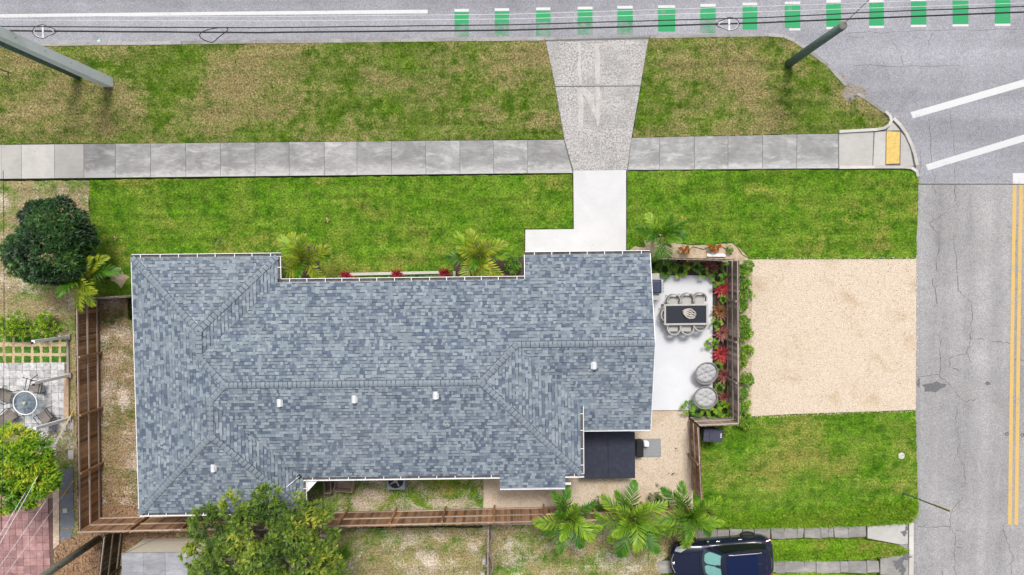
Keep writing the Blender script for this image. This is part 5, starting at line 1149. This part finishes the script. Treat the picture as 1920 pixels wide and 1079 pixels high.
# cabin: sections from belt to roof
def sec(x): # belt half width, belt z, roof half width, roof z along the cabin
    return None
B = [(1.06, .0), (1.00, .40), (.88, .68), (.55, .79), (0, .82), (-.8, .825), (-1.5, .80), (-1.95, .72), (-2.16, .45), (-2.20, .0)]
T = [(.32, .0), (.30, .32), (.22, .53), (.05, .585), (-.25, .60), (-.85, .60), (-1.35, .585), (-1.66, .53), (-1.78, .32), (-1.80, .0)]
bz = [1.015, 1.015, 1.01, 1.01, 1.02, 1.04, 1.06, 1.07, 1.07, 1.07]; tz_ = [1.60, 1.60, 1.585, 1.585, 1.60, 1.60, 1.58, 1.555, 1.545, 1.545]
def strip(i0, i1, side, a=0.0, b=1.0, out=0.0):
    vs = []; 
    for i in range(i0, i1 + 1):
        p = Vector((B[i][0], side * B[i][1], bz[i])); q = Vector((T[i][0], side * T[i][1], tz_[i])); 
        for u in (a, (a + b) / 2, b):
            c_ = p.lerp(q, u); bul = .035 * math.sin(math.pi * u); dirn = Vector((c_.x + .7, c_.y * 1.4, .35)).normalized(); vs.append(c_ + dirn * (bul + out))
    m = i1 - i0; fs = []
    for k in range(m):
        for j in range(2): fs.append((3 * k + j, 3 * k + 3 + j, 3 * k + 4 + j, 3 * k + 1 + j))
    return vs, fs
pil = MB()
for sd_ in (-1, 1):
    for i0, i1 in ((2, 3), (7, 8)): v_, f_ = strip(i0, i1, sd_); pil.add(v_, f_)
    v_, f_ = strip(3, 7, sd_, 0, .12); pil.add(v_, f_); v_, f_ = strip(3, 7, sd_, .86, 1); pil.add(v_, f_)
RV = []; RF = []; nr = len(T)
for i in range(nr):
    for k in range(7): u = -1 + 2 * k / 6; RV.append((T[i][0], T[i][1] * u, tz_[i] + .03 * (1 - u * u)))
for i in range(nr - 1):
    for k in range(6): RF.append((i * 7 + k, (i + 1) * 7 + k, (i + 1) * 7 + k + 1, i * 7 + k + 1))
pil.build('pillars', M_PAINT, car, True); MB().add(RV, RF).build('roof_panel', M_PAINT, car, True)
M_PANO = NT('roof_glass').fin((.004, .010, .045), .08, .35)
for x0, x1 in ((.05, -.62), (-.64, -1.35)):
    MB().add([(x, y, 1.622 + .012 * (1 - (y / .5) ** 2) - .015 * max(0, -x - .9)) for x in (x0, x1) for y in np.linspace(-.46, .46, 7)], [(k, 7 + k, 8 + k, 1 + k) for k in range(6)]).build('roof_glass', M_PANO, car, True)
def merge2(i0, i1, a, b, out=0.0):
    m_ = MB()
    for sd_ in (-1, 1): v_, f_ = strip(i0, i1, sd_, a, b, out); m_.add(v_, f_)
    return m_
merge2(0, 2, .0, 1.0, .004).build('windscreen', M_WSH, car, True)
merge2(8, 9, .0, 1.0, .004).build('rear_window', M_CGLASS, car, True)
for sd_, nm in ((-1, ''), (1, '')):
    sh = MB(); n = 20; vs = []
    for j in range(n + 1):
        yy = .03 + .55 * j / n; top_u = .92 - .10 * (1 - abs(2 * j / n - 1)) ** 2 * 0 - (.25 if j < 2 else 0); 
        for u in (.08 + .20 * (1 - math.sin(math.pi * min(1, (j + .5) / n))) ** 2, top_u):
            k = min(1.0, yy / .66); bx_0 = lerp(1.06, .90, k ** 2); tx_0 = lerp(.32, .22, k ** 2); vs.append((lerp(bx_0, tx_0, u) - .05, sd_ * yy, lerp(1.012, 1.59, u) - .045))
    sh.add(vs, [(2 * j, 2 * j + 1, 2 * j + 3, 2 * j + 2) for j in range(n)]); sh.build('sun_shade', M_SHADE, car)
MB().add([(.95, -.70, .99), (.95, .70, .99), (-1.9, .70, .99), (-1.9, -.70, .99)], [(0, 1, 2, 3)]).build('interior', M_BLACK, car)
for sd_ in (-1, 1):
    for i0, i1 in ((3, 4), (4, 5), (5, 7)): v_, f_ = strip(i0, i1, sd_, .13, .85, .006); MB().add(v_, f_).build('side_window', M_CGLASS, car, True)
    pts = [Vector((x, sd_ * (np.interp(-x, [-.7, 0, .8, 1.6, 1.95], [.76, .825, .835, .80, .73])), np.interp(-x, [-.7, 0, .8, 1.6], [1.02, 1.03, 1.05, 1.07]) + .02)) for x in np.linspace(.62, -1.75, 12)]
    MB().tube(pts, .014, 6).build('window_trim', M_CHROME, car)
    MB().tube([(-.05, sd_ * .565, 1.62), (-.25, sd_ * .565, 1.655), (-1.35, sd_ * .555, 1.64), (-1.55, sd_ * .55, 1.59)], .020, 7).build('roof_rail', M_CHROME, car)
    hl_ = MB(); 
    hl_.add([(2.20, sd_ * .58, .735), (2.10, sd_ * .78, .74), (1.72, sd_ * .86, .865), (1.66, sd_ * .74, .925), (1.95, sd_ * .56, .885), (2.05, sd_ * .72, .835)], [(0, 1, 5), (1, 2, 5), (2, 3, 5), (3, 4, 5), (4, 0, 5)]); o = hl_.build('headlight', M_HEAD, car, True); o.location = (0, 0, .012)
    o = MB().add([(1.70, sd_ * .865, .86), (1.48, sd_ * .90, .865), (1.46, sd_ * .87, .92), (1.68, sd_ * .80, .915)], [(0, 1, 2, 3)]).build('turn_signal', M_AMBER, car); o.location = (0, 0, .01)
    MB().rbox((-2.08, sd_ * .80, .95), (.30, .09, .12), .04, (0, 0, sd_ * -.30)).build('tail_light', M_TAIL, car)
    MB().rbox((.70, sd_ * .985, 1.04), (.17, .20, .13), .05).build('mirror', M_PAINT, car)
    for x in (.18, -.85): MB().rbox((x, sd_ * .912, .86), (.19, .05, .035), .012).build('door_handle', M_CHROME, car)
    for x in WX:
        t = bpy.data.objects.new('wheel', None); COL.objects.link(t); t.parent = car; t.location = (x, sd_ * .83, .345); RX = Matrix.Rotation(R(90), 3, 'X')
        MB().lathe((0, 0, 0), [(.20, -.11), (.315, -.11), (.345, -.07), (.345, .07), (.315, .11), (.24, .11), (.235, .09), (.20, .09)], 28, RX).build('tyre', M_TYRE, t, True)
        rm = MB(); rm.lathe((0, 0, 0), [(.05, -.10), (.05, .10)], 14, RX)
        for k in range(10): a = .628 * k; rm.beam((.04 * math.cos(a), -sd_ * -.095, .04 * math.sin(a)), (.235 * math.cos(a), -sd_ * -.10, .235 * math.sin(a)), .030, .02, up=(0, 1, 0))
        rm.build('rim', M_RIM, t)
    MB().tube([(1.1, sd_ * .55, 1.035), (1.7, sd_ * .50, .955), (2.05, sd_ * .44, .865)], .008, 5).build('hood_crease', M_PAINT, car)
gr = MB(); gr.tube([(2.24, -.45, .72), (2.33, -.2, .68), (2.345, 0, .67), (2.33, .2, .68), (2.24, .45, .72)], .022, 6); gr.build('grille_trim', M_CHROME, car)
MB().rbox((2.28, 0, .735), (.09, .12, .05), .02).build('emblem', M_CHROME, car); MB().tube([(1.07, -.62, 1.03), (1.12, -.3, 1.04), (1.13, .0, 1.045), (1.12, .3, 1.04), (1.07, .62, 1.03)], .022, 6).build('wiper_cowl', M_BLACK, car)
MB().rbox((-1.45, -.05, 1.615), (.14, .035, .04), .012).build('aerial_fin', M_PAINT, car)
sp = MB(); sp.add([(-1.70, y, 1.58 - .02 * abs(y)) for y in np.linspace(-.54, .54, 9)] + [(-1.98 + .25 * abs(y) ** 2, y, 1.515 - .03 * abs(y)) for y in np.linspace(-.54, .54, 9)], [(k, k + 1, k + 10, k + 9) for k in range(8)]); sp.build('spoiler', M_PAINT, car)

# ------------------------------------------------------------------ neighbour's yard to the west
def box_mesh(name, mat):
    me = MB().rbox((0, 0, -.5), (1, 1, 1), .02); return me
def paver_field(name, x0, x1, y0, y1, nx_, ny_, mat, z, base_mat, jitter=.0, skip=None, gap=.012):
    s_ = sheet(name, [(x0 - 1, y0 - 1), (x1 + 1, y0 - 1), (x1 + 1, y1 + 1), (x0 - 1, y1 + 1)], z - .024, base_mat, thick=.1)
    a = P(x0, y0, z); b = P(x1, y1, z); dx = (b.x - a.x) / nx_; dy = (a.y - b.y) / ny_
    unit = MB().box((0, 0, -.025), (dx - gap, dy - gap, .05)).build('paver', mat, s_); first = True
    for i in range(nx_):
        for j in range(ny_):
            if skip and skip(i, j): continue
            o = unit if first else unit.copy()
            if not first: COL.objects.link(o)
            first = False; o.location = (a.x + dx * (i + .5) + random.uniform(-jitter, jitter), a.y - dy * (j + .5) + random.uniform(-jitter, jitter), z + random.uniform(-.004, .004)); o.rotation_euler = (0, 0, random.uniform(-1, 1) * jitter)
    return s_
M_JOINT = plain('paver_joint', (.16, .14, .12), .95, var=.3)
M_JOINTR = plain('red_paver_joint', (.13, .075, .07), .95, var=.3)
paver_field('grey_paver_patio', -62, 125, 682, 808, 14, 9, M_TILEG, .02, M_JOINT, .006)
paver_field('red_paver_court', -60, 100, 935, 1230, 12, 21, M_TILEP, .02, M_JOINTR, .003)
grid = sheet('turf_paving', [(-62, 628), (127, 628), (127, 682), (-62, 682)], .0, M_TANGRID, thick=.1)
usq = MB().box((0, 0, -.01), (.30, .30, .05)).build('turf_square', M_TURFSQ, grid); first = True
for i in range(11):
    for (yy) in (636, 656, 674):
        o = usq if first else usq.copy()
        if not first: COL.objects.link(o)
        first = False; o.location = P(-58 + 17.4 * i + 5, yy, .0); o.location.z = .004 + random.uniform(-.004, .004); o.rotation_euler = (0, 0, random.uniform(-.06, .06)); o.scale = (random.uniform(.92, 1.08), random.uniform(.9, 1.05), 1)
        q = P(-58 + 17.4 * i + 5, yy, 0); 
    
for i in range(11):
    q0 = P(-58 + 17.4 * i + 5, 656, 0)
blades(grid, [p for p in poly([(-62, 630), (126, 630), (126, 681), (-62, 681)])], .02, 90, .05, M_TURFSQ, .012)
tag(MB().prism(poly([(126, 632), (130, 632), (131, 700), (127, 700)]), -.1, .08).build('paving_edge', M_FENCEG), 'thin timber edging beside the turf squares', 'edging')
tag(MB().prism(poly([(122, 700), (131, 700), (131, 782), (122, 782)]), -.1, .10).build('paving_edge', plain('tan_edge', (.42, .30, .21), .9, var=.25)), 'tan brick edging beside the grey paver patio', 'edging')
tag(MB().prism(poly([(100, 895), (112, 893), (112, 1020), (101, 1030)]), -.1, .05).build('paving_edge', plain('cream_edge', (.48, .37, .28), .9, var=.3)), 'cream edging strip along the red paver court', 'edging')
st = bpy.data.objects.new('stepping_stones', None); COL.objects.link(st); st['kind'] = 'structure'
M_STONE = concrete_mat('blue_grey_stone', (.175, .185, .215), .6, seed=88)
for q in ([(118, 880), (138, 878), (138, 925), (115, 927)], [(113, 929), (138, 927), (138, 955), (113, 957)], [(113, 959), (139, 957), (139, 990), (113, 992)], [(112, 994), (138, 992), (132, 1012), (110, 1016)]): quad_piece('stone', q, .015, .08, M_STONE, st)
for q in ([(126, 786), (138, 786), (138, 806), (126, 806)], [(127, 845), (138, 843), (138, 862), (128, 862)], [(117, 954), (126, 953), (127, 962), (117, 963)]): quad_piece('stone', q, .03, .08, M_KERBW, st)
# litter under the south-west corner
lt = sheet('leaf_litter', [(104, 1012), (150, 1003), (330, 998), (330, 1012), (262, 1015), (222, 1045), (222, 1090), (104, 1090)], .004, M_LITTER, thick=.05); lt['kind'] = 'stuff'; tag(lt, 'brown leaf litter and sticks below the south-west fence corner', 'leaf litter')
lt2 = sheet('leaf_litter', [(186, 950), (200, 944), (256, 950), (258, 1010), (160, 1010), (170, 960)], .006, M_LITTER, thick=.05); lt2['kind'] = 'stuff'; tag(lt2, 'orange-brown leaf litter in the west side yard corner', 'leaf litter')
def litter(parent, pts, n_per, L, mat):
    X, Y = scatter(pts, n_per); n = len(X); a = RNG.uniform(0, 6.28, n); d = np.stack([np.cos(a), np.sin(a), RNG.uniform(-.1, .25, n)], 1); V, F, T = leaves(np.stack([X, Y, np.full(n, .02)], 1), d, L * RNG.uniform(.5, 1.4, n), L * .35, RNG.random(n), droop=.05); o = np_obj('fallen_leaves', V, F, T, mat, parent); o['kind'] = 'stuff'
M_DEAD = leaf_mat('dead_leaf', [(0, (.10, .05, .025)), (.5, (.27, .15, .075)), (1, (.46, .30, .17))], trans=.1)
litter(lt, poly([(104, 1012), (150, 1003), (330, 998), (330, 1012), (262, 1015), (222, 1045), (222, 1090), (104, 1090)]), 110, .16, M_DEAD); litter(lt2, poly([(186, 930), (200, 920), (256, 930), (258, 1000), (160, 1000)]), 90, .13, M_DEAD)
for nm, pg, dn in (('gravel_lot', [(1412, 490), (1714, 490), (1714, 766), (1412, 776)], 5), ('gravel_lot', [(1660, 490), (1716, 490), (1716, 768), (1660, 770)], 9), ('gravel_yard', [(1100, 770), (1290, 770), (1298, 930), (905, 935), (905, 900), (1100, 900)], 3), ('patio', [(1232, 520), (1330, 520), (1330, 765), (1230, 765)], .5), ('front_walk', [(1078, 325), (1170, 325), (1170, 465), (1078, 465)], .5), ('sidewalk', [(0, 276), (1050, 266), (1060, 320), (0, 332)], .5), ('back_yard', [(650, 995), (1240, 995), (1230, 1100), (650, 1100)], 4), ('side_yard', [(185, 570), (250, 570), (258, 930), (185, 930)], 9)):
    litter(bpy.data.objects[nm], poly(pg), dn, .06, M_DEAD)
# coral stones round the tree
cs = tag(bpy.data.objects.new('coral_stones', None), kind='structure'); COL.objects.link(cs)
cm = MB()
for _ in range(220):
    px, py = random.uniform(66, 108), random.uniform(798, 860)
    if (px - 58) + (860 - py) * .2 < 16 or px > 112 - (py - 800) * .12: continue
    q = P(px, py, 0); r = random.uniform(.02, .06); cm.lathe((q.x, q.y, .01), [(r, -.02), (r * .9, r * .5), (r * .3, r * .9)], 6, Euler((random.uniform(-.4, .4), random.uniform(-.4, .4), random.uniform(0, 3))).to_matrix(), random.random())
o = cm.build('coral_chips', plain('coral', (.46, .44, .43), .9, var=.4, scale=14), cs); o['kind'] = 'stuff'
tag(MB().tube([P(x, y, .06) for x, y in ((74, 834), (88, 836), (97, 845), (97, 858), (90, 870), (78, 874), (72, 872))], .07, 8).build('tree_ring', M_KERB), 'curved pale concrete edging round the bright tree bed', 'edging')
# white posts
for lb, bxp, byp, txp, typ in (('white post beside the turf squares, northernmost of three', 129, 632, 62, 641), ('white post leaning-looking over patio chairs, middle of three', 131, 704, 62, 719), ('white post beside the bright tree, southernmost of three', 131, 785, 65, 804)):
    a = P(bxp, byp, 0); b_ = P(txp, typ, 2.45); t = thing('white_post', lb, 'post', a, world=True); MB().beam(a - Vector((0, 0, .1)), Vector((b_.x, b_.y, 2.45)) if (b_.xy - a.xy).length < .5 else a + Vector((0, 0, 2.45)), .13, .13, up=(0, 1, 0)).build('shaft', M_PLASTW, t)
    MB().box(a + Vector((0, 0, .06)), (.24, .24, .12)).build('footing', M_KERB, t); MB().box(a + Vector((0, 0, 2.46)), (.10, .10, .03)).build('socket', M_BLACK, t)
# patio table and sling chairs
c = P(47, 756, .72); t = thing('round_table', 'round glass garden table with white rim on grey pavers', 'table', (c.x, c.y, .02)); M_TG = glass_mat('table_glass', (.70, .76, .80), .84, .1)
MB().ring((0, 0, .70), .54, .54, .022, 36, 7).build('rim', M_PLASTW, t, True); MB().lathe((0, 0, .695), [(.52, -.004), (.52, .004)], 36).build('glass_top', M_TG, t)
for k in range(4): a = 1.571 * k + .15; MB().beam((.07 * math.cos(a), .07 * math.sin(a), .675), (.53 * math.cos(a), .53 * math.sin(a), .675), .03, .03).build('spoke', M_PLASTW, t); MB().tube([(.40 * math.cos(a + .7), .40 * math.sin(a + .7), .68), (.46 * math.cos(a + .7), .46 * math.sin(a + .7), 0)], .018, 7).build('leg', M_PLASTW, t)
MB().lathe((0, 0, .70), [(.10, -.02), (.095, .05), (.07, .06), (.045, .02)], 18).build('centre_hub', plain('hub_green', (.16, .25, .22), .5), t); MB().lathe((0, 0, .76), [(.06, 0), (.055, .03), (.03, .035)], 14).build('umbrella_cap', plain('hub_cream', (.55, .48, .33), .6), t)
M_SLING = plain('sling_fabric', (.19, .17, .15), .8, var=.12)
def sling():
    t = thing('sling_chair', '', 'chair'); s_ = .26
    n = 10; vs = []
    for i in range(n + 1):
        q = i / n; y = lerp(.28, -.22, min(1, q * 1.6)) if q < .62 else lerp(-.22, -.42, (q - .62) / .38); z = .40 - .05 * math.sin(math.pi * min(1, q * 1.6)) if q < .62 else lerp(.40, .98, (q - .62) / .38)
        vs += [(-s_, y, z), (s_, y, z), (-s_, y, z - .012), (s_, y, z - .012)]
    MB().add(vs, [(4 * i, 4 * i + 1, 4 * i + 5, 4 * i + 4) for i in range(n)] + [(4 * i + 3, 4 * i + 2, 4 * i + 6, 4 * i + 7) for i in range(n)]).build('sling', M_SLING, t, True)
    for s in (-1, 1):
        MB().tube([(s * .28, .30, 0), (s * .28, .30, .40), (s * .28, -.22, .39), (s * .28, -.44, 1.0)], .016, 7).build('frame', M_BLACK, t); MB().tube([(s * .29, .26, .40), (s * .31, .26, .62), (s * .31, -.30, .64)], .016, 7).build('armrest', M_BLACK, t); MB().tube([(s * .28, -.22, .39), (s * .28, -.40, 0)], .016, 7).build('leg', M_BLACK, t)
    return t
s0 = sling()
for i, (px, py, rz, lb) in enumerate(((66, 724, 165, 'brown sling garden chair north of the round glass table'), (8, 742, 250, 'brown sling garden chair at left edge, west of round table'), (84, 782, 35, 'brown sling garden chair south-east of the round glass table'), (16, 782, 310, 'brown sling garden chair south-west of the round glass table'))):
    o = s0 if i == 0 else copy_tree(s0); q = P(px, py, .45); o.location = (q.x, q.y, .02); o.rotation_euler = (0, 0, R(rz)); tag(o, lb, 'chair', 'sling chairs round the glass table')
# flat-roofed shed
a = P(270, 1010, 0); sh = thing('shed', 'small cream shed with flat grey roof below the south-west fence', 'shed', a, world=True); ex = P(420, 1006, 0).x; sy_ = P(270, 1190, 0).y
MB().prism([(a.x, a.y), (ex, a.y), (ex, sy_), (a.x, sy_)], -.1, 1.72).build('wall', plain('cream_wall', (.60, .55, .46), .85, var=.06), sh)
M_SHROOF = concrete_mat('shed_roof', (.30, .305, .33), .6, (.42, .42, .44), seed=99)
for k in range(4): x0, x1 = lerp(a.x - .06, ex + .06, k / 4), lerp(a.x - .06, ex + .06, (k + 1) / 4); MB().prism([(x0 + .004, a.y + .06), (x1 - .004, a.y + .06), (x1 - .004, sy_ - .06), (x0 + .004, sy_ - .06)], 1.722, 1.79).build('roof_sheet', M_SHROOF, sh)
for px, py, r in ((222, 520, .42), (1230, 462, .5)):
    blot((px, py), r, M_SAND, bpy.data.objects['front_lawn'], .02, 'bare_patch')
# fallen leaves, stones in the old fence line, loose bits
for lb, px, py in (('single tan fallen leaf on the west front lawn', 216, 447), ('single brown fallen leaf on front lawn above the palm', 614, 413)):
    q = P(px, py, .05); V, F, T = leaves(np.array([[q.x, q.y, .06]] * 3), np.array([[1, .2, .1], [-.3, 1, .1], [.2, -1, .2]]), .14, .09, np.array([.6, .9, .7])); tag(np_obj('fallen_leaf', V, F, T, M_DEAD), lb, 'leaf')
for lb, px, py in (('pale concrete block beside the old weathered fence', 909, 1053), ('pale concrete block at bottom edge beside old fence', 905, 1078)):
    q = P(px, py, .1); tag(MB().rbox((q.x, q.y, .1), (.22, .28, .2), .02, (0, 0, random.uniform(-.4, .4))).build('concrete_block', M_KERBW), lb, 'block')
a = P(918, 1000, 0); MBx = MB(); branch(MBx, P(921, 992, .5), P(917, 1110, .5), .07, .05, n=8); branch(MBx, P(920, 1052, .5), P(938, 1042, .6), .03, .015); tag(MBx.build('dead_log', M_BARK, None, True), 'weathered dead branch leaning along the old fence', 'log')
q = P(183, 76, 0); tag(MB().rbox((q.x, q.y, RZ + .02), (.16, .12, .04), .015, (0, 0, .5)).build('litter_scrap', plain('mint_scrap', (.35, .60, .52), .6)), 'mint green litter scrap by the north-west kerb', 'litter')
for o in bpy.data.objects:
    if '_loc' in o: del o['_loc']
